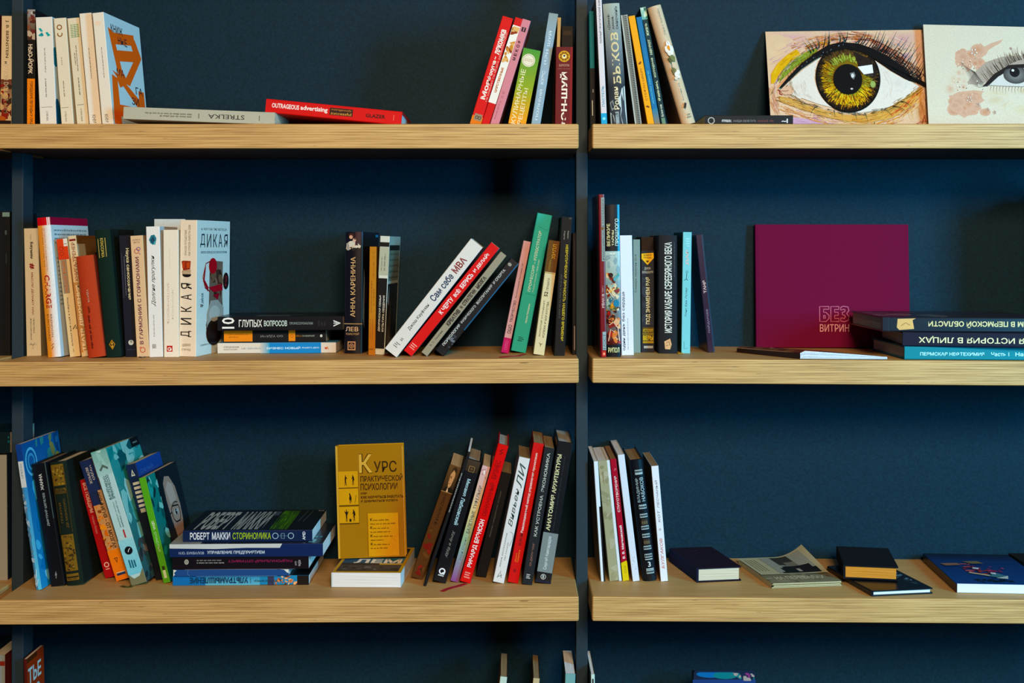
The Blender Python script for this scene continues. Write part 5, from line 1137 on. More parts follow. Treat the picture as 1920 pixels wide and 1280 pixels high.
q = shelfpt(3, 1306, 1092.5)
flat('dark purple hardcover lying flat at the left, cream page edge to the room', 'PR', q, (.0225, .0735, .14), ('1a1a34', '1c0e20', '160c1a', '1c0e20'), yaw=11, hard=True, pages='cream', group=G, mat=M_CLOTH,
     dec={'R': [('t', 'СТИХИ', .3, .8, .55, .84, 0, '5a2a3a'), ('w', .2, .70, .7, .73, 0, '3a2030', 140)]})
q = shelfpt(3, 1590, 1086)
Z_STACK = None
flat('thin black book lying flat under the small thick one, white page edge', 'PR', shelfpt(3, 1634, 1118.5), (.0085, .1, .158), ('10141c', '131418', '10141c', '10141c'), yaw=11, hard=True, pages='white', group=G, mat=M_GLOSS,
     dec={'R': [('blobs', .68, .15, .92, .7, 16, ['3a5a6a', '5a7a88', '2a3a44', '8a9aa0'], 3, .1, .25), ('w', .1, .88, .4, .93, 0, '3a3a40', 141)]})
q = shelfpt(3, 1793, 1111)
flat('large blue art book lying flat with a bird painting on its cover', 'PR', q, (.0135, .14, .20), ('0d0e18', '122a58', '1c2c5a', 'd8e0ea'), yaw=-3, pages='white', group=G, mat=M_GLOSS,
     dec={'R': [('r', 0, 0, 1, 1, '163f7c', '0e2250'), ('r', 0, .80, 1, 1, '0e2250', '0a0c16'), ('blobs', .26, .06, .66, .16, 16, ['0c1014', '12161c', '1a1c24'], 3, .1, .25), ('blobs', .24, .05, .60, .14, 12, ['0c1014', '101418'], 4, .1, .2), ('blobs', .26, .34, .46, .64, 22, ['a83a50', '8a2a3c', 'c85a5c', '6a2030'], 5, .07, .18), ('blobs', .34, .26, .52, .44, 16, ['8a2018', 'b03428', '6a1814'], 6, .08, .2), ('blobs', .50, .36, .72, .54, 14, ['a82a50', '8a2044', 'c04468'], 7, .08, .2),
     ('pg', [(.06, .62), (.26, .64), (.28, .58), (.1, .55)], '9a6a4a'), ('pg', [(.28, .34), (.50, .24), (.46, .22), (.26, .32)], 'd8c8a0'), ('pg', [(.44, .22), (.56, .34), (.64, .24), (.52, .18)], '4a7a80'), ('pg', [(.34, .70), (.52, .72), (.56, .64), (.42, .62)], '7a6a44'), ('pg', [(.36, .46), (.42, .44), (.44, .48), (.38, .5)], 'e8e4e0'), ('pg', [(.50, .30), (.55, .28), (.56, .33), (.51, .34)], 'e8e4e0'), ('pg', [(.5, .16), (.66, .24), (.62, .14)], 'c8d0c0')]})
q = px(1885, 1052, .16)
q.z = zs(3, q.x) + .0002
flat('black book lying flat at the far right behind the blue art book', 'PR', q + Vector((.031, .0, 0)), (.016, .12, .07), ('141210', '17130f', '141210'), pages='tan', group=G, mat=M_CLOTH)


def booklet():
    """Old stapled booklet with a curling front cover."""
    q = shelfpt(3, 1447, 1103)
    M = Matrix.Translation(q) @ Matrix.Rotation(math.radians(board_tilt(q)), 4, 'Y') @ Matrix.Rotation(math.radians(9), 4, 'Z')
    root = root_empty('booklet', 'old beige booklet with a curling portrait cover lying flat', 'booklet', G, M)
    W, D = .113, .158
    ink = Ink()
    n = 14
    th = .0075
    fan = lambda u, v: th * (1 - .25 * v)
    # leaves: a slightly domed slab
    top = [[(u / n * W + .004 * (v / n) * 0, v / n * D, fan(u / n, v / n)) for u in range(n + 1)] for v in range(n + 1)]
    for v_ in range(n):
        for u in range(n):
            ink.face([top[v_][u], top[v_][u + 1], top[v_ + 1][u + 1], top[v_ + 1][u]], 'cdbf9a')
    for k in range(5):
        a, b = th * k / 5, th * (k + 1) / 5
        c = ('c2b48e', 'a8996f')[k % 2]
        e = .0012 * (k % 3)
        ink.face([(e, -.0005 - e, a), (W - e, -.0005 - e, a), (W - e, -.0005 - e, b), (e, -.0005 - e, b)], c)
        ink.face([(W + .0003, 0, a), (W + .0003, D, a * .75), (W + .0003, D, b * .75), (W + .0003, 0, b)], c)
        ink.face([(-.0003, 0, a), (-.0003, D, a * .75), (-.0003, D, b * .75), (-.0003, 0, b)], c)
    ink.face([(0, 0, 0), (0, D, 0), (W, D, 0), (W, 0, 0)], '3a3020')
    ink.build('leaves', M_PRINT, root)
    ink = Ink()
    # title strip of the lower cover, worn
    sh = Sheet(W, D)
    sh.r(0, 0, 1, .34, '8a8064', '7a7058')
    sh.blobs(.0, .0, 1, .34, 14, ['6a6048', '94896a', '7a7054'], 5, .05, .15)
    sh.t('НА ПЕРЕВАЛАХ', .14, .12, .86, .24, 0, 'c8bc98', .02)
    ink.sheet(sh, lambda u, v, o: (u * W, v * D, fan(u, v) + .0003 + o))
    # curling front leaf with the portrait
    cv = Ink()

    def curl(u, v, o=0):
        lift = .020 * max(0, (u - .55) / .45) ** 2 * (0.04 + .96 * max(0, v)) + .0012
        return (u * W - .005 * max(0, u - .7), D * (.30 + .74 * v), fan(u, .3 + .7 * v) + lift + .0008 + o)
    sh = Sheet(W, D * .74)
    m = 16
    for j in range(m):
        for i in range(m):
            sh.add([(i / m, j / m), ((i + 1) / m, j / m), ((i + 1) / m, (j + 1) / m), (i / m, (j + 1) / m)], [(0, 1, 2, 3)], [lin('b5aa86')] * 4)
    cv.sheet(sh, curl, 0, 0)
    sh = Sheet(W, D * .74)
    for j in range(12):
        for i in range(12):
            u0, u1, v0, v1 = .30 + .62 * i / 12, .30 + .62 * (i + 1) / 12, .04 + .9 * j / 12, .04 + .9 * (j + 1) / 12
            du, dv = (u0 + u1) / 2 - .64, (v0 + v1) / 2
            g = '9a9684'
            if dv < .42 and abs(du) < .30 - .25 * dv or (dv < .28 and du > .05):
                g = '1c1a18'
            elif abs(du + .03) < .1 and .35 < dv < .78:
                g = '77705f'
            if abs(du + .05) < .13 and dv > .62 or (abs(du + .12) < .05 and dv > .5):
                g = '3a362e'
            if abs(du + .02) < .03 and .1 < dv < .3:
                g = 'a8a08a'
            sh.add([(u0, v0), (u1, v0), (u1, v1), (u0, v1)], [(0, 1, 2, 3)], [lin(g)] * 4)
    for k in range(4):
        sh.w(.05 + .045 * k, .2, .07 + .045 * k, .85, 90, '8a8060', 150 + k)
    cv.sheet(sh, curl, 0, .0003)
    cv.build('curling_cover', M_PRINT, root)
    ink.build('lower_cover', M_PRINT, root)
    return root


booklet()
# the small thick book lies across the booklet and the thin black one
q = shelfpt(3, 1577, 1086)
q = px(1581, 1084, .076)
q.z = zs(3, q.x) + .0106
flat('small thick black book with orange page edge, lying on the booklet and thin black book', 'PR', q, (.0215, .083, .13), ('14161c', '121319', '0f1014', '121319'), yaw=-9, hard=True, pages='orange', group=G, mat=M_CLOTH,
     dec={'R': [('r', .04, .03, .045, .97, '1c1e26')]})


def magazine():
    """Brown covered magazine lying in front of the magenta book, its folded edge towards the room."""
    q = shelfpt(2, 1500, 677.5)
    M = Matrix.Translation(q) @ Matrix.Rotation(math.radians(board_tilt(q)), 4, 'Y')
    root = root_empty('magazine', 'brown glossy magazine with fanned white pages before the magenta book', 'magazine', 'flat things on the middle right board', M)
    s = (CAMD + q.y) / F
    L = 163 * s
    n = 18
    D = .12
    sx = -.075       # the sheet runs back and to the left
    prof = lambda u: .0018 + .0105 * (math.sin(math.pi * min(1, u * 1.15)) ** .7 if u < .86 else .0) * (1 - .55 * u) + .0006
    hz = lambda u: max(.0035, .0095 * (1 - u) ** .8 * min(1, (u + .03) * 12) ** .5 + .0028)
    ink = Ink()
    for i in range(n):
        u0, u1 = i / n, (i + 1) / n
        for j in range(8):
            v0, v1 = j / 8, (j + 1) / 8
            P = lambda u, v: (u * L + sx * v, D * v, hz(u) * (1 - .25 * v) + .0008)
            g = ['5e3822', '6a442a', '54321e', '724a2e'][(i * 7 + j * 3 + (i * j) % 5) % 4]
            ink.face([P(u0, v0), P(u1, v0), P(u1, v1), P(u0, v1)], g)
    P = lambda u, v, o: (u * L + sx * v, D * v, hz(u) * (1 - .25 * v) + .0009 + o)
    sh = Sheet(L, D)
    sh.blobs(.2, .3, .5, .9, 9, ['7a5030', '2a1a12', '8a6a44'], 4, .05, .15)
    sh.e(.06, .5, .02, .03, 'b0a078')
    for k in range(7):
        sh.w(.15 + .1 * k, .12, .24 + .1 * k, .16, 0, 'a88a60', 160 + k)
    ink.sheet(sh, P)
    for i in range(8):
        for (a, b) in ((0, 1),):
            v0, v1 = i / 8, (i + 1) / 8
            ink.face([(sx * v0, D * v0, 0), (sx * v1, D * v1, 0), (sx * v1, D * v1, hz(0) * (1 - .25 * v1)), (sx * v0, D * v0, hz(0) * (1 - .25 * v0))], '2a1a12')
            ink.face([(L + sx * v0, D * v0, 0), (L + sx * v1, D * v1, 0), (L + sx * v1, D * v1, hz(1) * (1 - .25 * v1)), (L + sx * v0, D * v0, hz(1) * (1 - .25 * v0))], '2a1a12')
    ink.face([(0, 0, 0), (L, 0, 0), (L + sx, D, 0), (sx, D, 0)], '2a1a12')
    ink.build('cover', M_GLOSS, root)
    pg = Ink()
    k = 7
    for j in range(k):
        for i in range(n):
            u0, u1 = i / n, (i + 1) / n
            f0, f1 = j / k, (j + 1) / k - .03
            e = -.0006 - .0014 * math.sin(math.pi * (j + .5) / k)
            pg.face([(u0 * L, e, .0004 + hz(u0) * f0), (u1 * L, e, .0004 + hz(u1) * f0), (u1 * L, e, .0004 + hz(u1) * f1), (u0 * L, e, .0004 + hz(u0) * f1)], ['dfe4ea', 'c8d0d8', 'e8ecf0'][j % 3])
    pg.build('pages', M_PRINT, root)


magazine()


# ------------------------------------------------------------------ two eye pictures on the top right board
def sheet_panel(name, label, TL, TR, BR, BL, d0, d1, draw, edge, bow=0.0):
    """A thin painted panel leaning back: base at depth d0, top edge at depth d1."""
    P = [px(*BL, d0), px(*BR, d0), px(*TR, d1), px(*TL, d1)]
    zb = zs(1, P[0].x) + .0016
    for i in (0, 1):
        P[i].z = zb
    nn = (P[1] - P[0]).cross(P[3] - P[0]).normalized()
    P[2] = P[2] - nn * (P[2] - P[0]).dot(nn)          # keep the panel flat
    w, h = (P[1] - P[0]).length, (P[3] - P[0]).length
    org = P[0].copy()
    U = (P[1] - P[0]).normalized()
    V = (P[3] - P[0])
    N = U.cross(V).normalized()
    M = Matrix.Translation(org)
    root = root_empty(name, label, 'picture', 'eye pictures on the top right board', M)
    P = [p - org for p in P]

    def fn(u, v, o):
        a = P[0].lerp(P[1], u)
        b = P[3].lerp(P[2], u)
        q = a.lerp(b, v)
        q = q + Vector((0, 0, bow * math.sin(math.pi * u) * v)) + N * (-o if N.y > 0 else o)
        return q
    ink = Ink()
    n = 12
    for i in range(n):
        u0, u1 = i / n, (i + 1) / n
        ink.face([fn(u0, 0, 0), fn(u1, 0, 0), fn(u1, 1, 0), fn(u0, 1, 0)], edge)
        ink.face([fn(u0, 0, -.0022), fn(u1, 0, -.0022), fn(u1, 1, -.0022), fn(u0, 1, -.0022)], edge)
        for v_ in (0, 1):
            ink.face([fn(u0, v_, 0), fn(u1, v_, 0), fn(u1, v_, -.0022), fn(u0, v_, -.0022)], edge)
    for u in (0, 1):
        ink.face([fn(u, 0, 0), fn(u, 1, 0), fn(u, 1, -.0022), fn(u, 0, -.0022)], edge)
    sh = Sheet(w, h)
    draw(sh)
    ink.sheet(sh, fn, 0.000002)
    ink.build('painted_sheet', M_PRINT, root)


def hatch(sh, rnd, n, box, ang, L, wd, cols):
    for _ in range(n):
        u, v = box[0] + (box[2] - box[0]) * rnd.random(), box[1] + (box[3] - box[1]) * rnd.random()
        a = math.radians(ang + rnd.uniform(-14, 14))
        l = L * rnd.uniform(.5, 1.2)
        p = [(u + math.cos(a) * l * t * sh.fh / sh.fw, v + math.sin(a) * l * t) for t in (-.5, 0, .5)]
        p = [(min(.995, max(.005, x)), min(.99, max(.01, y))) for x, y in p]
        sh.ln(p, wd * rnd.uniform(.6, 1.3), rnd.choice(cols))


def soft(sh, rnd, n, xr, yr, rx, ry, rim, cols, X, Y):
    """Soft smudges: the rim melts into the ground colour."""
    for _ in range(n):
        x, y = rnd.uniform(*xr), rnd.uniform(*yr)
        k = rnd.uniform(.6, 1.3)
        sh.e(X(x), Y(y), rx * k, ry * k, rim, rnd.choice(cols), 16)


def strokes(sh, rnd, n, path, spread, L, wd, cols, Q):
    """Pencil strokes that follow a path."""
    segs = [(path[i], path[i + 1]) for i in range(len(path) - 1)]
    tot = sum(math.hypot(b[0] - a[0], b[1] - a[1]) for a, b in segs)
    for _ in range(n):
        t = rnd.uniform(0, tot)
        for a, b in segs:
            l = math.hypot(b[0] - a[0], b[1] - a[1])
            if t <= l:
                break
            t -= l
        dx, dy = (b[0] - a[0]) / l, (b[1] - a[1]) / l
        o = rnd.gauss(0, spread)
        x, y = a[0] + dx * t - dy * o, a[1] + dy * t + dx * o
        k = L * rnd.uniform(.4, 1.1)
        w = rnd.uniform(-.12, .12)
        pts = [(x - dx * k, y - dy * k), (x + dy * k * w, y - dx * k * w), (x + dx * k, y + dy * k)]
        pts = [(min(1364, max(446, c)), min(637, max(107, d))) for c, d in pts]
        sh.ln(Q(pts), wd * rnd.uniform(.5, 1.3), rnd.choice(cols), True)


def eye_one(sh):
    # readings in the enlarged photo: x 443..1368, y 103..640
    X = lambda x: (x - 443) / (1368 - 443)
    Y = lambda y: (656 - y) / (656 - 103)
    Q = lambda pts: [(X(x), Y(y)) for x, y in pts]
    rnd = random.Random(5)
    G = 'e0bb98'
    sh.r(0, 0, 1, 1, G)
    soft(sh, rnd, 16, (540, 860), (120, 190), .16, .07, G, ['d4a6ac', 'dab0a8', 'd8a8a4'], X, Y)
    soft(sh, rnd, 14, (1080, 1330), (130, 250), .10, .12, G, ['c99aa2', 'c79498', 'd0a098'], X, Y)
    soft(sh, rnd, 8, (470, 560), (140, 230), .07, .09, G, ['e4c29a', 'd8b0a0'], X, Y)
    soft(sh, rnd, 10, (480, 560), (540, 620), .08, .06, G, ['dcb8a8', 'e4c8b0'], X, Y)
    strokes(sh, rnd, 90, [(455, 270), (640, 170), (860, 125), (1100, 130), (1330, 215)], 26, 40, 1.5, ['d09aa2', 'c894a2', 'd8a8a0', 'e6c8a8', 'd6a684', 'dcae90'], Q)
    sh.pg(Q([(530, 578), (660, 590), (770, 618), (830, 640), (640, 640), (545, 602)]), 'c9a2ba')
    strokes(sh, rnd, 40, [(530, 590), (680, 610), (820, 632)], 12, 30, 1.4, ['c49ab6', 'd4b0c0', 'b890b0'], Q)
    soft(sh, rnd, 10, (860, 1040), (612, 634), .08, .03, G, ['e0a04c', 'e2aa5c'], X, Y)
    soft(sh, rnd, 10, (1290, 1350), (470, 620), .04, .1, G, ['d29a5c', 'c8905a', 'dca878'], X, Y)
    strokes(sh, rnd, 40, [(1335, 450), (1340, 540), (1350, 630)], 14, 40, 1.2, ['b8844c', 'c89458', 'a87040', 'd8a878'], Q)
    strokes(sh, rnd, 80, [(500, 530), (640, 575), (800, 612), (930, 628)], 12, 40, 1.5, ['d89a60', 'e0a86a', 'd2905c', 'c88a94', 'b8703c', 'e6c8a0', 'c87a44'], Q)
    strokes(sh, rnd, 70, [(960, 628), (1100, 612), (1230, 570), (1330, 490)], 14, 40, 1.5, ['e0a24c', 'd88a34', 'e4b878', 'c8703a', 'dcae74', 'b86038'], Q)
    strokes(sh, rnd, 50, [(460, 420), (470, 500), (490, 560)], 12, 30, 1.3, ['d8a070', 'd09a8a', 'e0b88c', 'c88a70'], Q)
    strokes(sh, rnd, 60, [(600, 190), (760, 150), (900, 132), (1080, 140)], 12, 40, 1.4, ['d87a3c', 'c86a4a', 'd89a5c', 'b85a40', 'e0b080'], Q)
    # yellow and olive sweep at the inner corner
    sh.pg(Q([(458, 400), (462, 345), (500, 290), (560, 240), (618, 207), (640, 236), (580, 282), (520, 330), (478, 395)]), 'dfac24')
    strokes(sh, rnd, 40, [(465, 385), (500, 310), (570, 255), (640, 215), (740, 185), (840, 165)], 10, 30, 1.6, ['e2b428', 'd89a1c', 'c8881c', 'e8c04c', 'b8702c'], Q)
    sh.pg(Q([(500, 385), (545, 305), (610, 255), (690, 215), (735, 205), (742, 226), (660, 275), (590, 320), (530, 372)]), '8c9a3e')
    strokes(sh, rnd, 50, [(505, 380), (560, 310), (640, 260), (735, 215)], 9, 26, 1.2, ['7a8a34', 'a4a848', '606c28', 'b8b45c', '54481c'], Q)
    strokes(sh, rnd, 34, [(470, 440), (505, 350), (600, 268), (690, 212)], 6, 26, 1.0, ['c8a8b0', 'd8c0b0', '9a7a5a', '6a4a2c'], Q)
    # crease lines above the lid
    strokes(sh, rnd, 90, [(700, 205), (830, 152), (960, 146), (1090, 172), (1200, 232), (1300, 330)], 7, 34, 1.3, ['a8502c', '8c3c22', 'c06a3c', 'b45a30', '6a2a1a', 'd08a54'], Q)
    strokes(sh, rnd, 110, [(1080, 190), (1180, 250), (1270, 320), (1345, 400)], 20, 28, 1.2, ['5a2a20', '7a3c2c', '3a1a16', '96503c', 'b06a4c', '2a1414'], Q)
    # white of the eye
    white = [(505, 440), (545, 405), (600, 360), (650, 322), (730, 270), (800, 232), (900, 210), (1000, 228), (1060, 268), (1150, 325), (1240, 378), (1325, 420), (1275, 465), (1190, 512), (1090, 545), (960, 560), (840, 540), (720, 510), (610, 472), (545, 455)]
    sh.pg(Q(white), 'e4d6c6')
    soft(sh, rnd, 6, (600, 640), (400, 460), .03, .06, 'e4d6c6', ['d8c8b6', 'dccdbc'], X, Y)
    soft(sh, rnd, 6, (1200, 1250), (400, 440), .04, .05, 'e4d6c6', ['d8ccbc', 'd4c4b2'], X, Y)
    sh.pg(Q([(505, 440), (548, 406), (575, 412), (588, 440), (575, 462), (525, 458)]), 'ddb090')
    strokes(sh, rnd, 24, [(570, 390), (578, 425), (600, 462)], 5, 18, .8, ['9c7c5c', 'b8966c', '7a5a40'], Q)
    sh.ln(Q([(494, 432), (505, 438), (505, 455), (520, 462)]), 1.6, 'a03430')
    sh.ln(Q([(500, 440), (545, 441), (556, 436)]), 1.1, '8a3a2c')
    strokes(sh, rnd, 26, [(640, 400), (655, 470), (700, 505)], 12, 22, .6, ['d0c2b0', 'c8b8a4'], Q)
    strokes(sh, rnd, 20, [(1120, 340), (1150, 420), (1120, 520)], 14, 22, .6, ['d4c8b8', 'ccbeac'], Q)
    # lower lid
    lower = [(500, 468), (560, 478), (660, 516), (760, 544), (880, 570), (1000, 572), (1120, 544), (1240, 482), (1335, 422), (1345, 436), (1280, 522), (1160, 588), (1010, 614), (860, 602), (720, 568), (600, 532), (503, 498)]
    sh.pg(Q(lower), 'd6a058')
    strokes(sh, rnd, 130, [(505, 482), (600, 505), (720, 550), (820, 575)], 14, 24, .9, ['7a5428', 'a87434', 'd8aa5c', '5a3c20', 'e2c48c', 'c88e40', 'b08a4c'], Q)
    strokes(sh, rnd, 70, [(820, 585), (960, 596), (1100, 578), (1230, 520), (1330, 440)], 12, 28, 1.0, ['d8921c', 'e2ac34', '9a6a2c', 'd07a30', 'ecc868', 'b8843c'], Q)
    strokes(sh, rnd, 60, [(1040, 562), (1150, 535), (1250, 480), (1330, 424)], 7, 26, 1.1, ['6a4c24', '8a6a38', '54401f', 'a8803c', '7a6234'], Q)
    strokes(sh, rnd, 26, [(1150, 572), (1240, 520), (1310, 450)], 7, 22, 1.3, ['c8402a', 'd85a34', 'b8341f', 'e07a44'], Q)
    strokes(sh, rnd, 50, [(560, 468), (660, 512), (760, 542), (860, 562), (980, 572), (1070, 556)], 4, 26, .8, ['3c2c20', '5a4430', '2a201a', '7a6044'], Q)
    # iris
    cx, cy = X(908), Y(373)
    ru, rv = 190 / 925, 182 / 537
    sh.e(cx, cy, ru, rv, '14100c', None, 56)
    sh.e(cx, cy, ru * .95, rv * .95, '2c1e12', 'a8861e', 48)
    ring = lambda a, t: (cx + math.cos(a) * ru * t, cy + math.sin(a) * rv * t)
    for k in range(900):
        a = rnd.uniform(0, 2 * math.pi)
        deg = math.degrees(a) % 360
        r0 = rnd.uniform(.46, .84)
        r1 = min(.95, r0 + rnd.uniform(.06, .16))
        m = (r0 + r1) / 2
        if 55 < deg < 140:
            cs = ['98a844', '86983c', 'aab454', '7a8c3a', 'b4b45c'] if m < .68 else (['6a5030', '5c4228', '7a6038', '4a3420'] if m < .8 else ['33241a', '2a1c14', '40301f'])
        elif 140 <= deg < 205:
            cs = ['a8a03c', 'c49c24', 'b08a24', '98983c'] if m < .62 else (['c8961e', 'd8a828', 'a87420', '8a5c20'] if m < .8 else ['5a3c1c', '3a2614', '6a4820'])
        elif 205 <= deg < 335:
            cs = ['b8ac3c', '9aa03c', 'c8a82c'] if m < .56 else (['dca81e', 'e4b830', 'd0921c', 'ecc84c', 'c07c1c'] if m < .84 else ['8a5c1c', '5a3a18', '40280f', 'a8701c'])
        else:
            cs = ['a89434', '8a8a3a', 'b0a03c'] if m < .7 else ['6a4a20', '4a3018', '86602c']
        sh.ln([ring(a, r0), ring(a + rnd.uniform(-.03, .03), m), ring(a, r1)], rnd.uniform(.7, 1.5), rnd.choice(cs))
    for k in range(150):
        a = rnd.uniform(0, 2 * math.pi)
        sh.ln([ring(a, .985), ring(a, .93), ring(a, rnd.uniform(.83, .91))], 1.4, rnd.choice(['14100c', '20160e', '1a120c']))
    sh.pg(Q([(945, 230), (1040, 272), (1082, 350), (1060, 376), (990, 352), (968, 300)]), '2a1e18')
    strokes(sh, rnd, 24, [(960, 250), (1030, 290), (1070, 350)], 14, 22, 1.2, ['2a1c14', '40301f', '1c1410'], Q)
    sh.e(X(1050), Y(412), .018, .035, '8a9a50', 'a8b870', 14)
    sh.e(X(905), Y(383), ru * .445, rv * .445, '0c0b0b', None, 40)
    sh.pg(Q([(965, 315), (1052, 304), (1056, 350), (1000, 358), (985, 340)]), 'ece6dc')
    sh.pg(Q([(998, 360), (1055, 352), (1052, 372)]), '3a342e')
    sh.pg(Q([(918, 350), (944, 344), (952, 362), (940, 386), (926, 376)]), '6a6c6c')
    sh.e(X(934), Y(364), .010, .022, 'd8d4ce', None, 10)
    sh.e(X(925), Y(436), .009, .009, 'c8c4bc', None, 8)
    # upper lash line
    up = [(500, 428), (560, 366), (640, 292), (740, 226), (800, 192), (880, 176), (980, 186), (1060, 214), (1150, 260), (1230, 318), (1290, 385), (1366, 432), (1366, 408), (1320, 404), (1250, 386), (1160, 336), (1060, 266), (1000, 232), (900, 214), (800, 234), (720, 274), (640, 324), (570, 382), (512, 432)]
    sh.pg(Q(up), '0f0d0d')
    strokes(sh, rnd, 90, [(520, 415), (640, 306), (760, 226), (880, 188), (1000, 196), (1120, 255), (1230, 335), (1330, 410)], 9, 20, 1.2, ['121010', '1c1818', '0c0a0a'], Q)
    for k in range(46):
        t = k / 45
        x = 640 + 690 * t
        y = 305 - 190 * math.sin(math.pi * min(1, t * 1.12) * .55) + 250 * max(0, t - .42) ** 1.25
        sh.e(X(x + rnd.uniform(-10, 10)), Y(y + rnd.uniform(-10, 14)), .003, .006, rnd.choice(['5a626c', '3a3c44', '78828e']), None, 6)

    def lash(x, y, tx, ty, w=1.9):
        tx, ty = min(1363, max(447, tx)), max(107, ty)
        bx = (x + tx) / 2 + (16 if tx < x else -4) + (10 if tx > x else 0)
        by = (y + ty) / 2 + 10
        pts = []
        for i in range(6):
            t = i / 5
            pts.append((min(1363, (1 - t) ** 2 * x + 2 * t * (1 - t) * bx + t * t * tx), (1 - t) ** 2 * y + 2 * t * (1 - t) * by + t * t * ty))
        sh.ln(Q(pts), w, '1a1211', True)
    for x, y, tx, ty in ((700, 238, 648, 160), (716, 228, 668, 148), (738, 218, 694, 150), (745, 212, 735, 140), (772, 204, 790, 120), (800, 192, 812, 104), (805, 192, 796, 130), (870, 178, 862, 112), (900, 176, 868, 108), (902, 176, 920, 110), (880, 178, 905, 150), (960, 182, 1004, 138), (975, 184, 1020, 116), (990, 190, 1030, 112), (1000, 190, 1046, 120), (1015, 196, 1056, 138), (1040, 204, 1090, 118), (1055, 208, 1112, 108), (1080, 218, 1138, 104), (1090, 226, 1140, 130), (1105, 232, 1160, 150), (1120, 240, 1205, 118), (1130, 246, 1190, 160), (1150, 258, 1240, 150), (1160, 266, 1276, 148), (1180, 280, 1262, 172), (1195, 294, 1290, 176), (1210, 306, 1310, 180), (1225, 318, 1336, 190), (1240, 330, 1300, 232), (1255, 344, 1338, 228), (1268, 356, 1350, 240), (1280, 368, 1352, 280), (1300, 385, 1358, 310), (1315, 396, 1362, 336)):
        lash(x, y, tx, ty)
    for k in range(26):
        t = k / 25
        x = 1060 + 260 * t
        y = 212 + 180 * t
        lash(x, y, x + 26 + 40 * rnd.random(), y - 40 - 50 * rnd.random(), 1.6)
    for k in range(10):
        x = 560 + 16 * k
        y = 372 - 13 * k
        lash(x, y, x - 30 + 4 * k, y - 60 + 2 * k, .8)
    for x, y, dx, dy in ((722, 530, -50, 54), (812, 552, 6, 32), (860, 560, 2, 24), (930, 562, 16, 42), (990, 568, 20, 48), (1090, 545, 66, 40), (1160, 530, 80, 36), (1210, 505, 64, 44), (1050, 615, -4, 26)):
        sh.ln(Q([(x, y), (x + dx * .35, y + dy * .08), (x + dx * .7, y + dy * .4), (x + dx, y + dy)]), 1.6, '1c1312', True)
    sh.ln(Q([(1285, 630), (1310, 618), (1330, 622), (1345, 578), (1350, 610), (1366, 606)]), 1.0, 'a82a24')
    sh.ln(Q([(1312, 612), (1366, 608)]), .9, 'a82a24')


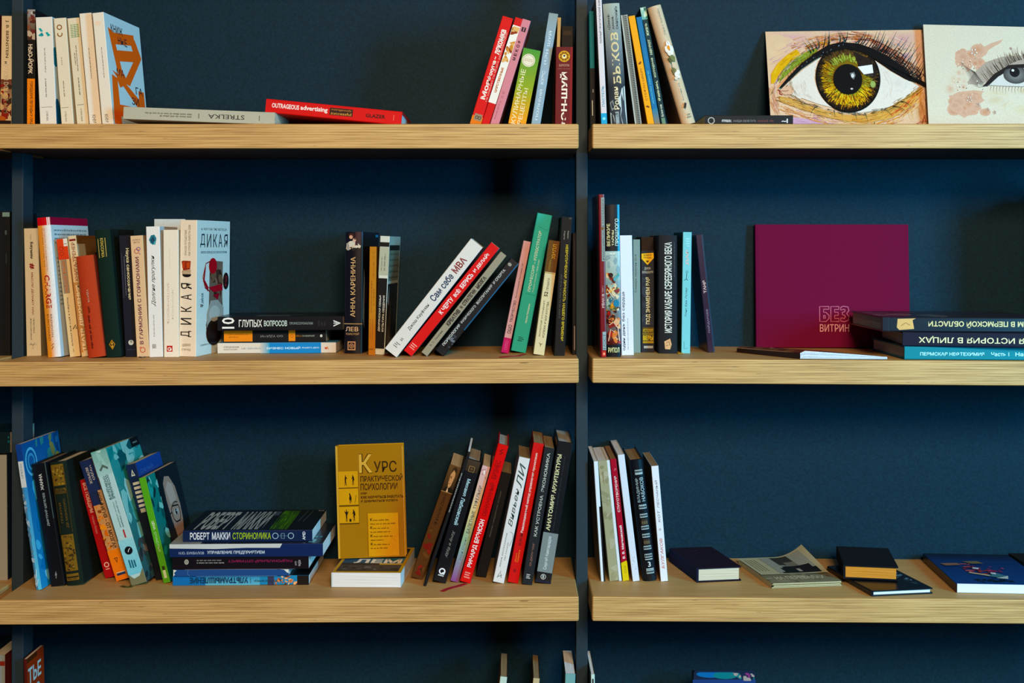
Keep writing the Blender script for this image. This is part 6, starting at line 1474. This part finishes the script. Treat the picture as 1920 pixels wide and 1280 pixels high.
def eye_two(sh):
    X = lambda x: (x - 1342) / 930
    Y = lambda y: (656 - y) / (656 - 82)
    Q = lambda pts: [(X(x), Y(y)) for x, y in pts]
    rnd = random.Random(9)
    G = 'dacbb2'
    sh.r(0, 0, 1, 1, G)
    wash = ['cc9070', 'd29c7e', 'c48664', 'd6a88a', 'c8967a']
    for pts in ([(1515, 355), (1535, 300), (1590, 250), (1625, 205), (1672, 180), (1690, 200), (1740, 176), (1805, 155), (1780, 180), (1720, 214), (1690, 250), (1630, 290), (1580, 340)],
                [(1452, 550), (1478, 500), (1470, 470), (1530, 450), (1620, 440), (1720, 450), (1700, 480), (1640, 520), (1600, 560), (1555, 590), (1520, 570), (1490, 545)]):
        sh.pg(Q(pts), 'd4a88c')
    soft(sh, rnd, 22, (1540, 1700), (200, 320), .035, .045, 'd4a88c', wash, X, Y)
    soft(sh, rnd, 24, (1490, 1690), (455, 560), .035, .035, 'd4a88c', wash, X, Y)
    soft(sh, rnd, 14, (1480, 1560), (340, 440), .035, .06, G, ['d6b496', 'd2aa8c'], X, Y)
    soft(sh, rnd, 10, (1740, 1920), (440, 560), .08, .06, G, ['d6c29c', 'd2bc98'], X, Y)
    # lid and lashes in sepia
    sh.pg(Q([(1580, 400), (1630, 340), (1700, 285), (1790, 255), (1900, 245), (2030, 265), (2140, 330), (2060, 330), (1930, 300), (1830, 315), (1760, 350), (1700, 395), (1640, 415)]), 'b09c8a')
    sh.pg(Q([(1690, 410), (1760, 352), (1840, 316), (1940, 306), (2060, 332), (2140, 385), (2060, 415), (1900, 418), (1780, 416)]), 'd6ccc0')
    strokes2 = [('4a3c34', 1.1), ('6a5848', 1.0), ('8a7664', 1.0), ('2c2320', 1.1)]
    for k in range(110):
        t = rnd.random()
        x = 1700 + 380 * t
        y = 395 - 130 * math.sin(min(1, t * 1.6) * 1.5) + 90 * max(0, t - .6)
        c, w = rnd.choice(strokes2)
        sh.ln(Q([(x, y), (x - 26 + 20 * t, y - 22 - 16 * rnd.random()), (x - 46 + 50 * t, y - 30 - 46 * rnd.random())]), w, c, True)
    sh.pg(Q([(1672, 420), (1740, 352), (1830, 300), (1940, 292), (2070, 318), (2150, 385), (2060, 342), (1940, 314), (1840, 324), (1765, 366), (1700, 420)]), '2a2220')
    sh.e(X(1868), Y(355), .078, .085, '4a4642', '8c8882', 28)
    sh.e(X(1862), Y(340), .032, .048, '1c1a1a')
    sh.e(X(1852), Y(330), .009, .012, 'e8e4de', None, 10)
    sh.pg(Q([(1780, 330), (1860, 300), (1960, 300), (1960, 314), (1860, 316)]), '2a2220')
    sh.ln(Q([(1700, 414), (1800, 418), (1900, 420), (2040, 408)]), 1.2, '8a7868')
    for k in range(16):
        x = 1690 - 4 * k
        y = 418 - 5 * k
        sh.ln(Q([(x, y), (x - 40, y + 8 - 2 * k), (x - 84, y - 8 - 3 * k)]), .9, '3a302c', True)
    for k in range(14):
        x = 1720 + 18 * k
        sh.ln(Q([(x, 420), (x - 5, 436), (x - 3, 448 + 8 * (k % 3))]), .7, '6a5a50', True)
    for k in range(34):
        x, y = rnd.uniform(1500, 1680), rnd.choice([rnd.uniform(220, 330), rnd.uniform(390, 470)])
        sh.e(X(x), Y(y), .0032, .005, rnd.choice(['f2ece2', '7a5a48', 'e8dccc', '9a8070']), None, 7)
    for (x, y, r) in ((1630, 232, 24), (1590, 492, 20), (1640, 520, 14), (1695, 545, 12), (1560, 300, 13), (1845, 208, 9), (1735, 560, 12)):
        for a in range(5):
            an = a * 1.256 + x
            q = [(x + r * math.cos(an + d) * f, y + r * math.sin(an + d) * f) for d, f in ((0, .2), (-.35, .7), (0, 1), (.35, .7), (0, .2))]
            sh.pg(Q(q[:4]), 'e4d2be')
            sh.ln(Q(q), .45, '8a6856')


sheet_panel('eye_painting', 'painting of a yellow-green eye with black lashes, leaning on the navy wall', (1435, 59.5), (1733, 54.5), (1741, 236), (1446.5, 236), .155, .2470, eye_one, 'd8c8b4', 0)
sheet_panel('eye_sketch', 'pale watercolour of an eye at the right edge, overlapping the bright eye painting', (1731, 46), (2030, 56), (2036, 236), (1742, 236), .140, .236, eye_two, 'dcd4c8', 0)

# ------------------------------------------------------------------ slivers of neighbouring books at the photo's left edge
G = 'books beyond the left post'
B('dark wine paperback sliver left of the cream spine, beyond the steel post', 1, (-16, 28), (-17, 231), 16, ('5a1418', '4a1014'), d=0.12, W=0.12, group=G)
B('black book beyond the left post with a pale mark on its top', 2, (-12, 397), (-11, 664), 30, ('121318', '15161b', '0f1014'), d=.118, W=0.12, group=G, z=(0, 100), dec={'S': [('r', .55, 3.5, 1, .5, '7a9a9c'), ('r', .7, 16, .82, 13, '4a5a60'), ('r', .75, 36, .8, 29, '33404a')]})
B('grey-white book standing beyond the left post on the lower board', 3, (-16, 853), (-14, 1091), 28, ('9a9a90', '16283a', '8a8a80'), d=.120, W=0.12, hard=True, group=G, pages='white')
q = px(-16, 1091, .13)
zt = BOOKS[-1][1].translation.z + BOOKS[-1][2][2]
q.z = zt + .001
q.x = BOOKS[-1][1].translation.x - .014
flat('teal-black book lying across the grey-white one beyond the left post', 'SL', q, (.034, .11, .038), ('10242c', '12303a', '12303a'), group=G, mat=M_GLOSS, dec={'S': [('r', .4, .9, .5, 1, '1f5a6a'), ('r', .2, .92, .3, .96, '2a7a8a')]})
q = px(-40, 1262, .12)

# ------------------------------------------------------------------ lowest row: only the tops reach into the photo
G = 'books on the lowest board, only their tops in view'
B('light grey book with a red band beyond the left post on the lowest board', 4, (-14, 1228), (-13, 1540), 23, ('8f9490', '6a2018', '7a7a74'), d=.118, W=0.12, group='books beyond the left post', z=(0, 100), dec={'S': [('r', 0, 7, 1, 4, '8a2a1c')]})
B('rust red book with pale slanting letters by the left post, lowest board', 4, (44, 1236), (52, 1540), 6, ('5a1c14', 'a83a1c', '4a1810'), d=.09, W=0.075, yaw=0, group=G, mat=M_GLOSS,
  dec={'R': [('t', 'ТЬЕ', .06, .83, .82, .93, 0, 'c8dcd8', .02), ('t', 'ТО', .0, .60, .80, .80, 0, 'a8ccc8', .02), ('r', 0, .97, .6, 1, '5a2c10')]})
B('paperback with white top edge, first of the tops near the middle post', 4, (938, 1268), (905, 1560), 13, ('c8d8c8', '3a1c20', '8a5a48'), d=.07, W=0.12, group=G, pages='tan')
B('cream topped paperback, second of the tops near the middle post', 4, (1000, 1271), (970, 1560), 12, ('c8b48c', '1c1414', '7a6444'), d=.08, W=0.12, group=G, pages='tan')
B('pale teal topped book just left of the middle post, lowest board', 4, (1060, 1263), (1052, 1560), 19, ('7aa8a4', '14282c', '5a8480'), d=.06, W=0.12, group=G, pages='white')
B('white topped book just right of the middle post, lowest board', 4, (1108, 1264), (1112, 1560), 7, ('c8dcd0', '2a4a4c', '8aa098'), d=.05, W=0.12, group=G, pages='white', z=(0, 100), dec={'S': [('r', .3, 6, .7, 3, '1a1c1a')]})
q = px(1300, 1500, .16)
q.z = zs(4, q.x) + .0002
s = (CAMD + .16) / F
flat('colourful picture book standing face-out on the lowest board, arched top edge', 'FR', q, (.012, 118 * s, (CAMZ - zs(4, q.x)) - (1263 - HY) * s), ('101216', '1a2a44', '101216'), back=2, group=G, hard=True, mat=M_GLOSS,
     dec={'R': [('e', .3, .985, .24, .03, '1f6aa8'), ('e', .52, .975, .2, .03, '1a7a80'), ('r', 0, .6, 1, .94, '24407a'), ('blobs', .5, .93, .98, .995, 12, ['b04a8a', '8a3a78', 'a89a94', '2a7a7a'], 3, .12, .3)]})
